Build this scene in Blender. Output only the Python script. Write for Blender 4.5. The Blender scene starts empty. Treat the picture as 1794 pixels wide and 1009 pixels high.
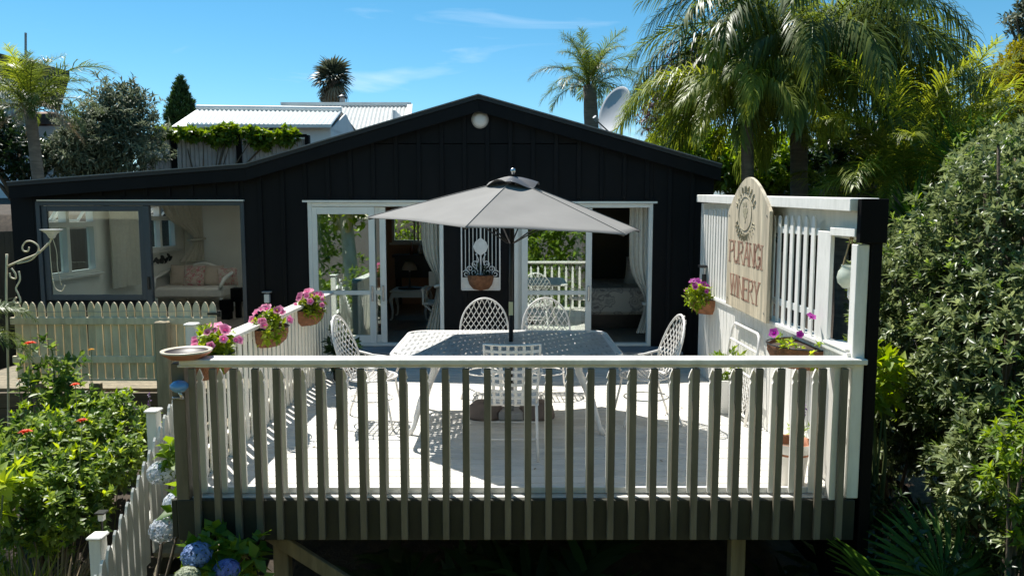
import bpy, math, random
import numpy as np
from mathutils import Vector, Matrix, Quaternion
random.seed(7)
rng = np.random.default_rng(11)
R = math.radians
scene = bpy.context.scene
col = scene.collection

# ---------------------------------------------------------------- camera, sky, sun, exposure
CAM_H, FPX, PITCH = 2.0, 1300.0, math.atan(0.1)
cam_data = bpy.data.cameras.new('camera')
cam = bpy.data.objects.new('camera', cam_data)
col.objects.link(cam)
cam.location = (0, 0, CAM_H)
cam.rotation_euler = (R(90) - PITCH, 0, 0)
cam_data.sensor_width = 36.0
cam_data.lens = 36.0 * FPX / 1794.0
cam_data.clip_start = 0.05
cam_data.clip_end = 3000
scene.camera = cam

SUN_DIR = Vector((0.32, -0.45, -1.0)).normalized()      # the way the light travels
world = bpy.data.worlds.new('World')
scene.world = world
world.use_nodes = True
wn, wl = world.node_tree.nodes, world.node_tree.links
wn.clear()
w_out = wn.new('ShaderNodeOutputWorld')
w_bg = wn.new('ShaderNodeBackground')
sky = wn.new('ShaderNodeTexSky')
sky.sky_type = 'NISHITA'
sky.sun_disc = False
sky.sun_elevation = math.asin(-SUN_DIR.z)
sky.sun_rotation = math.atan2(-SUN_DIR.x, -SUN_DIR.y)
sky.air_density = 1.0
sky.dust_density = 0.0
sky.altitude = 1500
sky.ozone_density = 3.0
w_bg.inputs['Strength'].default_value = 0.076
# thin wisps of cloud
tc = wn.new('ShaderNodeTexCoord')
mp = wn.new('ShaderNodeMapping'); mp.inputs['Scale'].default_value = (1.6, 1.6, 9.0)
nz = wn.new('ShaderNodeTexNoise'); nz.inputs['Scale'].default_value = 2.6; nz.inputs['Detail'].default_value = 7; nz.inputs['Distortion'].default_value = 0.7
cr = wn.new('ShaderNodeValToRGB')
cr.color_ramp.elements[0].position = 0.60; cr.color_ramp.elements[0].color = (0, 0, 0, 1)
cr.color_ramp.elements[1].position = 0.86; cr.color_ramp.elements[1].color = (0.38, 0.38, 0.38, 1)
mx = wn.new('ShaderNodeMixRGB'); mx.inputs['Color2'].default_value = (9.0, 9.4, 9.8, 1)
hs = wn.new('ShaderNodeHueSaturation'); hs.inputs['Saturation'].default_value = 1.25; hs.inputs['Hue'].default_value = 0.479
wl.new(tc.outputs['Generated'], mp.inputs['Vector']); wl.new(mp.outputs[0], nz.inputs['Vector'])
wl.new(nz.outputs['Fac'], cr.inputs[0]); wl.new(cr.outputs[0], mx.inputs['Fac'])
wl.new(sky.outputs[0], hs.inputs['Color']); wl.new(hs.outputs[0], mx.inputs['Color1'])
wl.new(mx.outputs[0], w_bg.inputs['Color']); wl.new(w_bg.outputs[0], w_out.inputs[0])

sun_data = bpy.data.lights.new('sun', 'SUN')
sun_data.energy = 4.5
sun_data.angle = R(0.53)
sun_data.color = (1.0, 0.965, 0.90)
sun = bpy.data.objects.new('sun', sun_data)
col.objects.link(sun)
sun.location = (-20, 30, 60)
sun.rotation_euler = SUN_DIR.to_track_quat('-Z', 'Y').to_euler()

vs = scene.view_settings
vs.view_transform = 'Standard'; vs.look = 'None'; vs.exposure = 0.95; vs.gamma = 1.0
vs.use_curve_mapping = False
scene.cycles.max_bounces = 7
scene.cycles.diffuse_bounces = 4
scene.cycles.glossy_bounces = 3
scene.cycles.transmission_bounces = 5
scene.cycles.transparent_max_bounces = 10
scene.cycles.caustics_reflective = False
scene.cycles.caustics_refractive = False

# ---------------------------------------------------------------- helpers
_c, _s = math.cos(PITCH), math.sin(PITCH)
def at(px, py, Y):
    """world point at depth Y seen at photo pixel (px, py)"""
    d, u = (px - 897.0) / FPX, (504.5 - py) / FPX
    k = Y / (_c + _s * u)
    return Vector((d * k, Y, CAM_H + k * (-_s + _c * u)))

W = {}                                    # world matrix of things built here
def tag(o, label=None, cat=None, group=None, kind=None):
    if label: o['label'] = label
    if cat: o['category'] = cat
    if group: o['group'] = group
    if kind: o['kind'] = kind
    return o
def root(name, loc, label, cat, group=None, rz=0.0, kind=None):
    o = bpy.data.objects.new(name, None)
    o.empty_display_size = 0.2
    col.objects.link(o)
    o.location = loc; o.rotation_euler = (0, 0, rz)
    W[o.name] = Matrix.Translation(Vector(loc)) @ Matrix.Rotation(rz, 4, 'Z')
    return tag(o, label, cat, group, kind)
def link_mesh(name, me, parent=None, loc=None, rot=None, scale=None, world=True):
    """another object on shared mesh data; loc in world space when world"""
    o = bpy.data.objects.new(name, me)
    col.objects.link(o)
    m = Matrix.LocRotScale(Vector(loc or (0, 0, 0)), rot if rot is not None else Quaternion(), Vector(scale) if scale else None)
    if parent is not None:
        o.parent = parent
        if world: m = W[parent.name].inverted() @ m
        W[o.name] = W[parent.name] @ m
    else:
        W[o.name] = m.copy()
    o.matrix_basis = m
    return o
def eul(x=0, y=0, z=0):
    from mathutils import Euler
    return Euler((x, y, z)).to_quaternion()

class MB:
    def __init__(s): s.v = []; s.f = []
    def add(s, vs, fs):
        b = len(s.v); s.v += [tuple(p) for p in vs]; s.f += [tuple(b + i for i in f) for f in fs]; return s
    def box(s, c, d, ch=0.0, M=None):
        hx, hy, hz = d[0] / 2, d[1] / 2, d[2] / 2
        if ch <= 0:
            vs = [(x, y, z) for x in (-hx, hx) for y in (-hy, hy) for z in (-hz, hz)]
            fs = [(0, 1, 3, 2), (4, 6, 7, 5), (0, 4, 5, 1), (2, 3, 7, 6), (0, 2, 6, 4), (1, 5, 7, 3)]
        else:
            vs = []; idx = {}
            for ix in (-1, 1):
                for iy in (-1, 1):
                    for iz in (-1, 1):
                        for a in range(3):
                            p = [ix * (hx - ch), iy * (hy - ch), iz * (hz - ch)]
                            p[a] = (ix * hx, iy * hy, iz * hz)[a]
                            idx[ix, iy, iz, a] = len(vs); vs.append(tuple(p))
            fs = []
            for a in range(3):
                b, c2 = (a + 1) % 3, (a + 2) % 3
                for sg in (-1, 1):
                    q = []
                    for (i, j) in ((-1, -1), (1, -1), (1, 1), (-1, 1)):
                        k = [0, 0, 0]; k[a] = sg; k[b] = i; k[c2] = j
                        q.append(idx[k[0], k[1], k[2], a])
                    fs.append(tuple(q if sg > 0 else q[::-1]))
                for i in (-1, 1):
                    for j in (-1, 1):
                        k0 = [0, 0, 0]; k1 = [0, 0, 0]
                        k0[b] = i; k0[c2] = j; k0[a] = -1; k1[b] = i; k1[c2] = j; k1[a] = 1
                        q = [idx[k0[0], k0[1], k0[2], b], idx[k1[0], k1[1], k1[2], b], idx[k1[0], k1[1], k1[2], c2], idx[k0[0], k0[1], k0[2], c2]]
                        fs.append(tuple(q if i * j < 0 else q[::-1]))
            for ix in (-1, 1):
                for iy in (-1, 1):
                    for iz in (-1, 1):
                        q = [idx[ix, iy, iz, a] for a in range(3)]
                        fs.append(tuple(q if ix * iy * iz > 0 else q[::-1]))
        cc = Vector(c)
        if M is None: vs = [(p[0] + cc.x, p[1] + cc.y, p[2] + cc.z) for p in vs]
        else: vs = [tuple(M @ Vector(p) + cc) for p in vs]
        return s.add(vs, fs)
    def span(s, a, b, ch=0.0):
        a, b = Vector(a), Vector(b)
        return s.box((a + b) / 2, [abs(x) for x in (b - a)], ch)
    def bar(s, p, q, w, d, ch=0.0, up=(0, 0, 1)):
        p, q = Vector(p), Vector(q); z = (q - p); L = z.length; z.normalize()
        x = Vector(up).cross(z)
        if x.length < 1e-4: x = Vector((1, 0, 0))
        x.normalize(); y = z.cross(x)
        M = Matrix((x, y, z)).transposed()
        return s.box((p + q) / 2, (w, d, L), ch, M)
    def tube(s, pts, r, n=6, cap=True, closed=False):
        pts = [Vector(p) for p in pts]; m = len(pts)
        rs = r if isinstance(r, (list, tuple)) else [r] * m
        t0 = (pts[1] - pts[0]).normalized()
        nrm = t0.orthogonal().normalized()
        vs, fs = [], []
        for i in range(m):
            if closed: t = (pts[(i + 1) % m] - pts[i - 1])
            else: t = pts[min(i + 1, m - 1)] - pts[max(i - 1, 0)]
            if t.length < 1e-9: t = t0.copy()
            t.normalize()
            nrm = nrm - t * nrm.dot(t)
            if nrm.length < 1e-6: nrm = t.orthogonal()
            nrm.normalize(); bn = t.cross(nrm)
            for k in range(n):
                a = 2 * math.pi * k / n
                vs.append(tuple(pts[i] + (nrm * math.cos(a) + bn * math.sin(a)) * rs[i]))
        for i in range(m if closed else m - 1):
            j = (i + 1) % m
            for k in range(n):
                k2 = (k + 1) % n
                fs.append((i * n + k, i * n + k2, j * n + k2, j * n + k))
        if cap and not closed:
            fs.append(tuple(range(n))[::-1]); fs.append(tuple((m - 1) * n + k for k in range(n)))
        return s.add(vs, fs)
    def lathe(s, prof, n=24, c=(0, 0, 0), a0=0.0, a1=2 * math.pi, sx=1.0, sy=1.0):
        full = abs(a1 - a0 - 2 * math.pi) < 1e-6
        m = n if full else n + 1
        vs, fs = [], []
        for (r, z) in prof:
            for k in range(m):
                a = a0 + (a1 - a0) * k / n
                vs.append((c[0] + r * math.cos(a) * sx, c[1] + r * math.sin(a) * sy, c[2] + z))
        for i in range(len(prof) - 1):
            for k in range(n):
                k2 = (k + 1) % m
                fs.append((i * m + k, i * m + k2, (i + 1) * m + k2, (i + 1) * m + k))
        return s.add(vs, fs)
    def prism(s, pts, o, ux, uy, d):
        """polygon pts (2D) in plane o+ux,uy, extruded by vector d"""
        o, ux, uy, d = Vector(o), Vector(ux), Vector(uy), Vector(d)
        n = len(pts)
        a = [o + ux * p[0] + uy * p[1] for p in pts]
        fs = [tuple(range(n))[::-1], tuple(range(n, 2 * n))]
        fs += [(i, (i + 1) % n, n + (i + 1) % n, n + i) for i in range(n)]
        return s.add([tuple(p) for p in a] + [tuple(p + d) for p in a], fs)
    def sheet(s, a, b, c, d): return s.add([a, b, c, d], [(0, 1, 2, 3)])
    def mesh(s, name, mat, smooth=False, inv=None):
        me = bpy.data.meshes.new(name)
        vs = s.v if inv is None else [tuple(inv @ Vector(p)) for p in s.v]
        me.from_pydata(vs, [], s.f)
        if smooth: me.polygons.foreach_set('use_smooth', [True] * len(me.polygons))
        me.materials.append(mat)
        me.update()
        return me
    def build(s, name, mat, parent=None, smooth=False, world=True):
        inv = W[parent.name].inverted() if (parent is not None and world) else None
        me = s.mesh(name, mat, smooth, inv)
        o = bpy.data.objects.new(name, me); col.objects.link(o)
        if parent is not None:
            o.parent = parent; W[o.name] = W[parent.name].copy()
        else: W[o.name] = Matrix()
        return o

def thing(name, mb, mat, label, cat, group=None, smooth=False, kind=None):
    """a thing that is one mesh: origin at the base centre"""
    a = np.array(mb.v); c = Vector(((a[:, 0].min() + a[:, 0].max()) / 2, (a[:, 1].min() + a[:, 1].max()) / 2, a[:, 2].min()))
    me = mb.mesh(name, mat, smooth, Matrix.Translation(-c))
    o = bpy.data.objects.new(name, me); col.objects.link(o); o.location = c
    W[o.name] = Matrix.Translation(c)
    return tag(o, label, cat, group, kind)

# ---------------------------------------------------------------- materials
def newmat(name):
    m = bpy.data.materials.new(name); m.use_nodes = True
    nt = m.node_tree; nt.nodes.clear()
    out = nt.nodes.new('ShaderNodeOutputMaterial')
    return m, nt.nodes, nt.links, out
def mat(name, c, rough=0.55, var=0.12, scale=6.0, bump=0.0, metal=0.0, dirt=None, dirt_amt=0.5, stretch=(1, 1, 1), rand=0.0, spec=0.5, bscale=None, sheen=0.0, trans=0.0):
    m, N, L, out = newmat(name)
    b = N.new('ShaderNodeBsdfPrincipled')
    b.inputs['Roughness'].default_value = rough; b.inputs['Metallic'].default_value = metal
    b.inputs['Specular IOR Level'].default_value = spec
    tcn = N.new('ShaderNodeTexCoord'); mpn = N.new('ShaderNodeMapping'); mpn.inputs['Scale'].default_value = stretch
    L.new(tcn.outputs['Object'], mpn.inputs['Vector'])
    n1 = N.new('ShaderNodeTexNoise'); n1.inputs['Scale'].default_value = scale; n1.inputs['Detail'].default_value = 6
    L.new(mpn.outputs[0], n1.inputs['Vector'])
    oi = N.new('ShaderNodeObjectInfo')
    hv = N.new('ShaderNodeHueSaturation'); hv.inputs['Color'].default_value = (*c, 1)
    mr = N.new('ShaderNodeMapRange'); mr.inputs['From Min'].default_value = 0.3; mr.inputs['From Max'].default_value = 0.7
    mr.inputs['To Min'].default_value = 1 - var; mr.inputs['To Max'].default_value = 1 + var
    L.new(n1.outputs['Fac'], mr.inputs['Value'])
    if rand > 0:
        m2 = N.new('ShaderNodeMapRange'); m2.inputs['To Min'].default_value = 1 - rand; m2.inputs['To Max'].default_value = 1 + rand
        L.new(oi.outputs['Random'], m2.inputs['Value'])
        mu = N.new('ShaderNodeMath'); mu.operation = 'MULTIPLY'
        L.new(mr.outputs[0], mu.inputs[0]); L.new(m2.outputs[0], mu.inputs[1]); L.new(mu.outputs[0], hv.inputs['Value'])
        ad = N.new('ShaderNodeVectorMath'); ad.operation = 'ADD'
        L.new(mpn.outputs[0], ad.inputs[0]); L.new(oi.outputs['Random'], ad.inputs[1])
        sc = N.new('ShaderNodeVectorMath'); sc.operation = 'MULTIPLY_ADD'
        sc.inputs[1].default_value = (37, 23, 11)
        cmb = N.new('ShaderNodeCombineXYZ')
        for i in range(3): L.new(oi.outputs['Random'], cmb.inputs[i])
        L.new(cmb.outputs[0], sc.inputs[0]); L.new(mpn.outputs[0], sc.inputs[2])
        L.new(sc.outputs[0], n1.inputs['Vector'])
    else: L.new(mr.outputs[0], hv.inputs['Value'])
    colout = hv.outputs[0]
    if dirt:
        n2 = N.new('ShaderNodeTexNoise'); n2.inputs['Scale'].default_value = scale * 0.45; n2.inputs['Detail'].default_value = 9; n2.inputs['Roughness'].default_value = 0.7
        L.new(n1.inputs['Vector'].links[0].from_socket, n2.inputs['Vector'])
        r2 = N.new('ShaderNodeMapRange'); r2.inputs['From Min'].default_value = 0.48; r2.inputs['From Max'].default_value = 0.75; r2.inputs['To Max'].default_value = dirt_amt
        L.new(n2.outputs['Fac'], r2.inputs['Value'])
        mi = N.new('ShaderNodeMixRGB'); mi.inputs['Color2'].default_value = (*dirt, 1)
        L.new(r2.outputs[0], mi.inputs['Fac']); L.new(colout, mi.inputs['Color1']); colout = mi.outputs[0]
    L.new(colout, b.inputs['Base Color'])
    if bump > 0:
        bp = N.new('ShaderNodeBump'); bp.inputs['Strength'].default_value = min(1, bump); bp.inputs['Distance'].default_value = 0.01
        n3 = N.new('ShaderNodeTexNoise'); n3.inputs['Scale'].default_value = bscale or scale * 4; n3.inputs['Detail'].default_value = 5
        L.new(mpn.outputs[0], n3.inputs['Vector']); L.new(n3.outputs['Fac'], bp.inputs['Height']); L.new(bp.outputs[0], b.inputs['Normal'])
    if trans > 0:
        t = N.new('ShaderNodeBsdfTranslucent'); L.new(colout, t.inputs['Color'])
        ms = N.new('ShaderNodeMixShader'); ms.inputs[0].default_value = trans
        L.new(b.outputs[0], ms.inputs[1]); L.new(t.outputs[0], ms.inputs[2]); L.new(ms.outputs[0], out.inputs[0])
    else: L.new(b.outputs[0], out.inputs[0])
    return m
def leafmat(name, dark, light, trans=0.3, rough=0.42, spec=0.5, tip=None):
    m, N, L, out = newmat(name)
    a = N.new('ShaderNodeAttribute'); a.attribute_name = 'tint'
    oi = N.new('ShaderNodeObjectInfo')
    mi = N.new('ShaderNodeMixRGB'); mi.inputs['Color1'].default_value = (*dark, 1); mi.inputs['Color2'].default_value = (*light, 1)
    L.new(a.outputs['Fac'], mi.inputs['Fac'])
    hv = N.new('ShaderNodeHueSaturation'); L.new(mi.outputs[0], hv.inputs['Color'])
    mr = N.new('ShaderNodeMapRange'); mr.inputs['To Min'].default_value = 0.8; mr.inputs['To Max'].default_value = 1.2
    L.new(oi.outputs['Random'], mr.inputs['Value']); L.new(mr.outputs[0], hv.inputs['Value'])
    b = N.new('ShaderNodeBsdfPrincipled'); b.inputs['Roughness'].default_value = rough; b.inputs['Specular IOR Level'].default_value = spec
    L.new(hv.outputs[0], b.inputs['Base Color'])
    t = N.new('ShaderNodeBsdfTranslucent')
    h2 = N.new('ShaderNodeHueSaturation'); h2.inputs['Value'].default_value = 1.5; h2.inputs['Saturation'].default_value = 1.1; h2.inputs['Hue'].default_value = 0.485
    L.new(hv.outputs[0], h2.inputs['Color']); L.new(h2.outputs[0], t.inputs['Color'])
    ms = N.new('ShaderNodeMixShader'); ms.inputs[0].default_value = trans
    L.new(b.outputs[0], ms.inputs[1]); L.new(t.outputs[0], ms.inputs[2]); L.new(ms.outputs[0], out.inputs[0])
    return m
def glassmat(name, refl=0.3, tint=(0.9, 0.95, 0.93)):
    m, N, L, out = newmat(name)
    tr = N.new('ShaderNodeBsdfTransparent'); tr.inputs[0].default_value = (*tint, 1)
    gl = N.new('ShaderNodeBsdfGlossy'); gl.inputs['Roughness'].default_value = 0.0; gl.inputs['Color'].default_value = (0.95, 1, 0.97, 1)
    lw = N.new('ShaderNodeLayerWeight'); lw.inputs['Blend'].default_value = refl
    mr = N.new('ShaderNodeMapRange'); mr.inputs['To Min'].default_value = refl; mr.inputs['To Max'].default_value = 0.95
    L.new(lw.outputs['Fresnel'], mr.inputs['Value'])
    ms = N.new('ShaderNodeMixShader'); L.new(mr.outputs[0], ms.inputs[0]); L.new(tr.outputs[0], ms.inputs[1]); L.new(gl.outputs[0], ms.inputs[2])
    L.new(ms.outputs[0], out.inputs[0])
    return m

M = {}
M['white'] = mat('white_paint', (0.78, 0.76, 0.71), 0.5, 0.06, 9, 0.12, dirt=(0.42, 0.43, 0.36), dirt_amt=0.4, stretch=(2, 2, 0.5), rand=0.05)
M['rail'] = mat('rail_white_paint', (0.73, 0.70, 0.63), 0.5, 0.1, 7, 0.25, dirt=(0.33, 0.34, 0.25), dirt_amt=0.6, rand=0.05)
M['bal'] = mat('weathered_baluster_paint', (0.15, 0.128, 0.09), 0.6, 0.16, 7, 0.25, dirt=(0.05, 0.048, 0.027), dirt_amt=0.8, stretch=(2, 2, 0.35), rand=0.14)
M['cream'] = mat('cream_paling_paint', (0.82, 0.78, 0.68), 0.55, 0.06, 8, 0.12, dirt=(0.45, 0.44, 0.34), dirt_amt=0.35, stretch=(2, 2, 0.4), rand=0.05)
M['oldcream'] = mat('weathered_cream_paint', (0.78, 0.67, 0.47), 0.6, 0.12, 6, 0.2, dirt=(0.30, 0.25, 0.13), dirt_amt=0.7, stretch=(2, 2, 0.5), rand=0.09)
M['deck'] = mat('painted_deck_boards', (0.64, 0.62, 0.57), 0.55, 0.09, 2.5, 0.35, dirt=(0.36, 0.32, 0.26), dirt_amt=0.6, stretch=(0.5, 3, 1), rand=0.05, bscale=24)
M['fascia'] = mat('mossy_fascia_timber', (0.026, 0.025, 0.015), 0.75, 0.3, 4, 0.4, dirt=(0.018, 0.023, 0.009), dirt_amt=0.8)
M['timber'] = mat('weathered_timber', (0.21, 0.175, 0.11), 0.75, 0.25, 5, 0.5, dirt=(0.07, 0.065, 0.04), dirt_amt=0.7, stretch=(3, 3, 0.4))
M['gatepost'] = mat('bleached_gate_post', (0.38, 0.31, 0.20), 0.8, 0.25, 5, 0.5, dirt=(0.14, 0.11, 0.06), dirt_amt=0.8, stretch=(3, 3, 0.4))
M['dishwater'] = mat('dark_wet_dish_inside', (0.035, 0.02, 0.015), 0.5, 0.3, 9)
M['addedpanel'] = mat('added_milky_panel', (0.75, 0.75, 0.72), 0.5, 0.05, 3, trans=0.8)
M['sleeper'] = mat('brown_sleeper_timber', (0.10, 0.075, 0.045), 0.8, 0.3, 5, 0.5, stretch=(0.4, 3, 3), rand=0.2)
M['clad'] = mat('black_cladding', (0.0055, 0.0062, 0.0075), 0.6, 0.2, 3, 0.15, dirt=(0.009, 0.009, 0.0095), dirt_amt=0.6, stretch=(2, 2, 0.4), rand=0.15, spec=0.15)
M['blackpaint'] = mat('black_paint', (0.004, 0.004, 0.0042), 0.65, 0.2, 4, 0.15, spec=0.1)
M['roof'] = mat('charcoal_roofing', (0.012, 0.0125, 0.014), 0.5, 0.15, 3)
M['joinery'] = mat('white_joinery', (0.74, 0.75, 0.71), 0.35, 0.04, 5)
M['alu'] = mat('slate_blue_aluminium', (0.045, 0.06, 0.075), 0.4, 0.08, 5)
M['glass'] = glassmat('window_glass', 0.34)
M['glassd'] = glassmat('clear_window_glass', 0.05)
M['sill'] = mat('grey_step_paint', (0.20, 0.215, 0.24), 0.6, 0.12, 5, 0.2)
M['canopy'] = mat('grey_canopy_fabric', (0.245, 0.235, 0.22), 0.85, 0.07, 3, 0.35, bscale=5, trans=0.15, dirt=(0.23, 0.22, 0.2), dirt_amt=0.5)
M['blackmetal'] = mat('black_powder_coat', (0.012, 0.012, 0.013), 0.35, 0.1, 8, spec=0.5)
M['chrome'] = mat('bright_metal', (0.6, 0.6, 0.6), 0.25, 0.05, 5, metal=0.9)
M['wmetal'] = mat('white_wrought_metal', (0.78, 0.76, 0.73), 0.42, 0.07, 20, 0.1, dirt=(0.5, 0.36, 0.24), dirt_amt=0.35)
M['table'] = mat('shade_darkened_table_enamel', (0.52, 0.52, 0.51), 0.4, 0.08, 14, 0.1, dirt=(0.36, 0.33, 0.28), dirt_amt=0.5)  # white enamel, umbrella shade on the top darkened into its colour
M['tag'] = mat('pale_yellow_label', (0.75, 0.7, 0.42), 0.6, 0.05)
M['brownbase'] = mat('brown_cast_base', (0.15, 0.115, 0.10), 0.7, 0.15, 8, 0.2)
M['grey'] = mat('grey_plastic', (0.3, 0.3, 0.3), 0.5, 0.05)
M['sign'] = mat('pale_weathered_sign_board', (0.54, 0.46, 0.33), 0.65, 0.35, 3.0, 0.5, dirt=(0.30, 0.28, 0.21), dirt_amt=0.9, stretch=(4, 5, 0.5))
M['signred'] = mat('faded_red_brown_lettering', (0.28, 0.15, 0.10), 0.8, 0.35, 9, dirt=(0.44, 0.35, 0.24), dirt_amt=0.95, stretch=(4, 5, 0.6))
M['signgrey'] = mat('faded_grey_emblem_paint', (0.30, 0.27, 0.18), 0.8, 0.3, 9, dirt=(0.5, 0.44, 0.3), dirt_amt=0.9)
M['coir'] = mat('coir_fibre', (0.24, 0.105, 0.05), 0.95, 0.35, 22, 1.0, dirt=(0.10, 0.05, 0.03), dirt_amt=0.7)
M['soil'] = mat('dark_potting_soil', (0.05, 0.034, 0.022), 0.95, 0.4, 30, 1.0)
M['terracotta'] = mat('terracotta', (0.36, 0.15, 0.085), 0.75, 0.12, 9, 0.15)
M['rim'] = mat('cream_glazed_rim', (0.62, 0.54, 0.40), 0.35, 0.1, 9)
M['pot'] = mat('white_pot_glaze', (0.75, 0.74, 0.71), 0.3, 0.05, 6, dirt=(0.5, 0.46, 0.38), dirt_amt=0.3)
M['blueglass'] = mat('sky_blue_glazed_glass', (0.14, 0.33, 0.62), 0.12, 0.12, 6, spec=0.8)
M['jar'] = mat('frosted_jar_glass', (0.72, 0.76, 0.66), 0.15, 0.08, 8, spec=0.8, trans=0.45)
M['rope'] = mat('hemp_rope', (0.35, 0.27, 0.15), 0.9, 0.2, 30)
M['trunk'] = mat('palm_bark', (0.17, 0.14, 0.11), 0.9, 0.25, 5, 0.8, dirt=(0.07, 0.06, 0.045), dirt_amt=0.7, stretch=(1, 1, 5))
M['bark'] = mat('brown_bark', (0.10, 0.075, 0.05), 0.9, 0.3, 6, 0.9, stretch=(3, 3, 0.6))
M['palebark'] = mat('pale_grey_bark', (0.42, 0.40, 0.35), 0.85, 0.2, 4, 0.6, stretch=(2, 2, 0.6))
M['stem'] = mat('green_stem', (0.10, 0.13, 0.04), 0.6, 0.2, 12)
M['ground'] = mat('garden_mulch', (0.05, 0.036, 0.024), 0.95, 0.45, 9, 1.0, dirt=(0.015, 0.016, 0.009), dirt_amt=0.8, bscale=40)
M['lawn'] = mat('warm_bounce_lawn', (0.24, 0.205, 0.095), 0.95, 0.35, 6, 1.0, dirt=(0.15, 0.17, 0.05), dirt_amt=0.5, bscale=60)
M['path'] = mat('tan_bark_path', (0.34, 0.22, 0.14), 0.95, 0.35, 22, 1.0, dirt=(0.2, 0.13, 0.09), dirt_amt=0.7)
M['hill'] = mat('hazy_wooded_hill', (0.16, 0.20, 0.20), 0.95, 0.2, 0.05)
M['corr'] = mat('white_corrugated_roofing', (0.72, 0.72, 0.69), 0.4, 0.05, 3, dirt=(0.55, 0.53, 0.47), dirt_amt=0.4)
M['corrg'] = mat('grey_corrugated_iron', (0.34, 0.34, 0.34), 0.5, 0.12, 3, dirt=(0.18, 0.17, 0.15), dirt_amt=0.5)
M['corrp'] = mat('pale_corrugated_panel', (0.55, 0.55, 0.52), 0.5, 0.08, 3, dirt=(0.35, 0.33, 0.28), dirt_amt=0.5)
M['wallwhite'] = mat('white_weatherboard', (0.68, 0.69, 0.70), 0.6, 0.05, 3)
M['winddark'] = mat('dark_window_pane', (0.03, 0.04, 0.05), 0.08, 0.1, 3, spec=0.8)
M['brownroof'] = mat('brown_tile_roof', (0.22, 0.13, 0.095), 0.8, 0.15, 6, 0.3)
M['dish'] = mat('grey_dish_enamel', (0.42, 0.43, 0.44), 0.45, 0.06, 4)
M['intwall'] = mat('interior_white_wall', (0.82, 0.82, 0.76), 0.7, 0.03, 3)
M['intfloor'] = mat('interior_timber_floor', (0.22, 0.18, 0.14), 0.5, 0.15, 4, stretch=(4, 0.6, 1))
M['intceil'] = mat('interior_ceiling', (0.8, 0.8, 0.77), 0.8, 0.03, 3)
M['tanwall'] = mat('tan_living_room_wall', (0.46, 0.28, 0.17), 0.75, 0.06, 3)
M['bedwall'] = mat('olive_brown_bedroom_wall', (0.14, 0.12, 0.085), 0.8, 0.06, 3)
M['curtain'] = mat('linen_curtain', (0.68, 0.66, 0.58), 0.9, 0.06, 20, 0.1, trans=0.25)
M['sofa'] = mat('pale_linen_upholstery', (0.66, 0.64, 0.58), 0.9, 0.05, 18, 0.15)
M['darkwood'] = mat('dark_furniture_timber', (0.035, 0.025, 0.02), 0.4, 0.2, 5, stretch=(3, 1, 3))
M['lampshade'] = mat('cream_lampshade_fabric', (0.5, 0.42, 0.32), 0.8, 0.05, 20, trans=0.3)
M['bottle'] = mat('amber_bottle_glass', (0.35, 0.10, 0.04), 0.1, 0.1, 5, spec=0.8)
M['paleglass'] = mat('pale_bottle_glass', (0.55, 0.55, 0.5), 0.1, 0.1, 5, spec=0.8)
def floral(name, base, f1, f2, sc=9.0):
    m, N, L, out = newmat(name)
    b = N.new('ShaderNodeBsdfPrincipled'); b.inputs['Roughness'].default_value = 0.9
    tcn = N.new('ShaderNodeTexCoord')
    v = N.new('ShaderNodeTexVoronoi'); v.inputs['Scale'].default_value = sc; v.feature = 'SMOOTH_F1'
    w = N.new('ShaderNodeTexNoise'); w.inputs['Scale'].default_value = sc * 1.6; w.inputs['Detail'].default_value = 4
    L.new(tcn.outputs['Object'], w.inputs['Vector'])
    vm = N.new('ShaderNodeMixRGB'); vm.inputs['Fac'].default_value = 0.12
    L.new(tcn.outputs['Object'], vm.inputs['Color1']); L.new(w.outputs['Color'], vm.inputs['Color2']); L.new(vm.outputs[0], v.inputs['Vector'])
    r = N.new('ShaderNodeValToRGB'); e = r.color_ramp.elements
    e[0].position = 0.12; e[0].color = (*f1, 1); e[1].position = 0.55; e[1].color = (*base, 1)
    for p, c in ((0.2, base), (0.27, f2), (0.36, base), (0.43, f1), (0.47, base)):
        q = e.new(p); q.color = (*c, 1)
    L.new(v.outputs['Distance'], r.inputs[0]); L.new(r.outputs[0], b.inputs['Base Color']); L.new(b.outputs[0], out.inputs[0])
    return m
M['bedspread'] = floral('grey_floral_bedspread', (0.82, 0.79, 0.72), (0.36, 0.34, 0.32), (0.52, 0.50, 0.46), 6.5)
M['cushion'] = floral('pink_floral_cushion', (0.55, 0.48, 0.42), (0.48, 0.12, 0.16), (0.30, 0.25, 0.16), 11)
M['cushion2'] = mat('beige_cushion', (0.52, 0.44, 0.36), 0.9, 0.05, 18)
# foliage
M['lf_hedge'] = leafmat('grey_green_leaf', (0.034, 0.06, 0.018), (0.26, 0.31, 0.14), 0.36, 0.38, 0.5)
M['lf_bright'] = leafmat('bright_green_leaf', (0.06, 0.13, 0.014), (0.27, 0.37, 0.04), 0.48, 0.42)
M['lf_lime'] = leafmat('lime_green_leaf', (0.14, 0.23, 0.02), (0.36, 0.44, 0.05), 0.5, 0.4)
M['lf_garden'] = leafmat('garden_shrub_leaf', (0.045, 0.1, 0.018), (0.28, 0.38, 0.08), 0.45, 0.45)
M['lf_olive'] = leafmat('olive_leaf', (0.05, 0.07, 0.04), (0.23, 0.26, 0.17), 0.25, 0.6, 0.25)
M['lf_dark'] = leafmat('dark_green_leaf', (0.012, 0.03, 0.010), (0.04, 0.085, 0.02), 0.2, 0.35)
M['lf_conifer'] = leafmat('conifer_leaf', (0.018, 0.055, 0.02), (0.08, 0.16, 0.03), 0.15, 0.6)
M['lf_gold'] = leafmat('golden_conifer_leaf', (0.14, 0.15, 0.014), (0.36, 0.33, 0.04), 0.4, 0.6)
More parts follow.
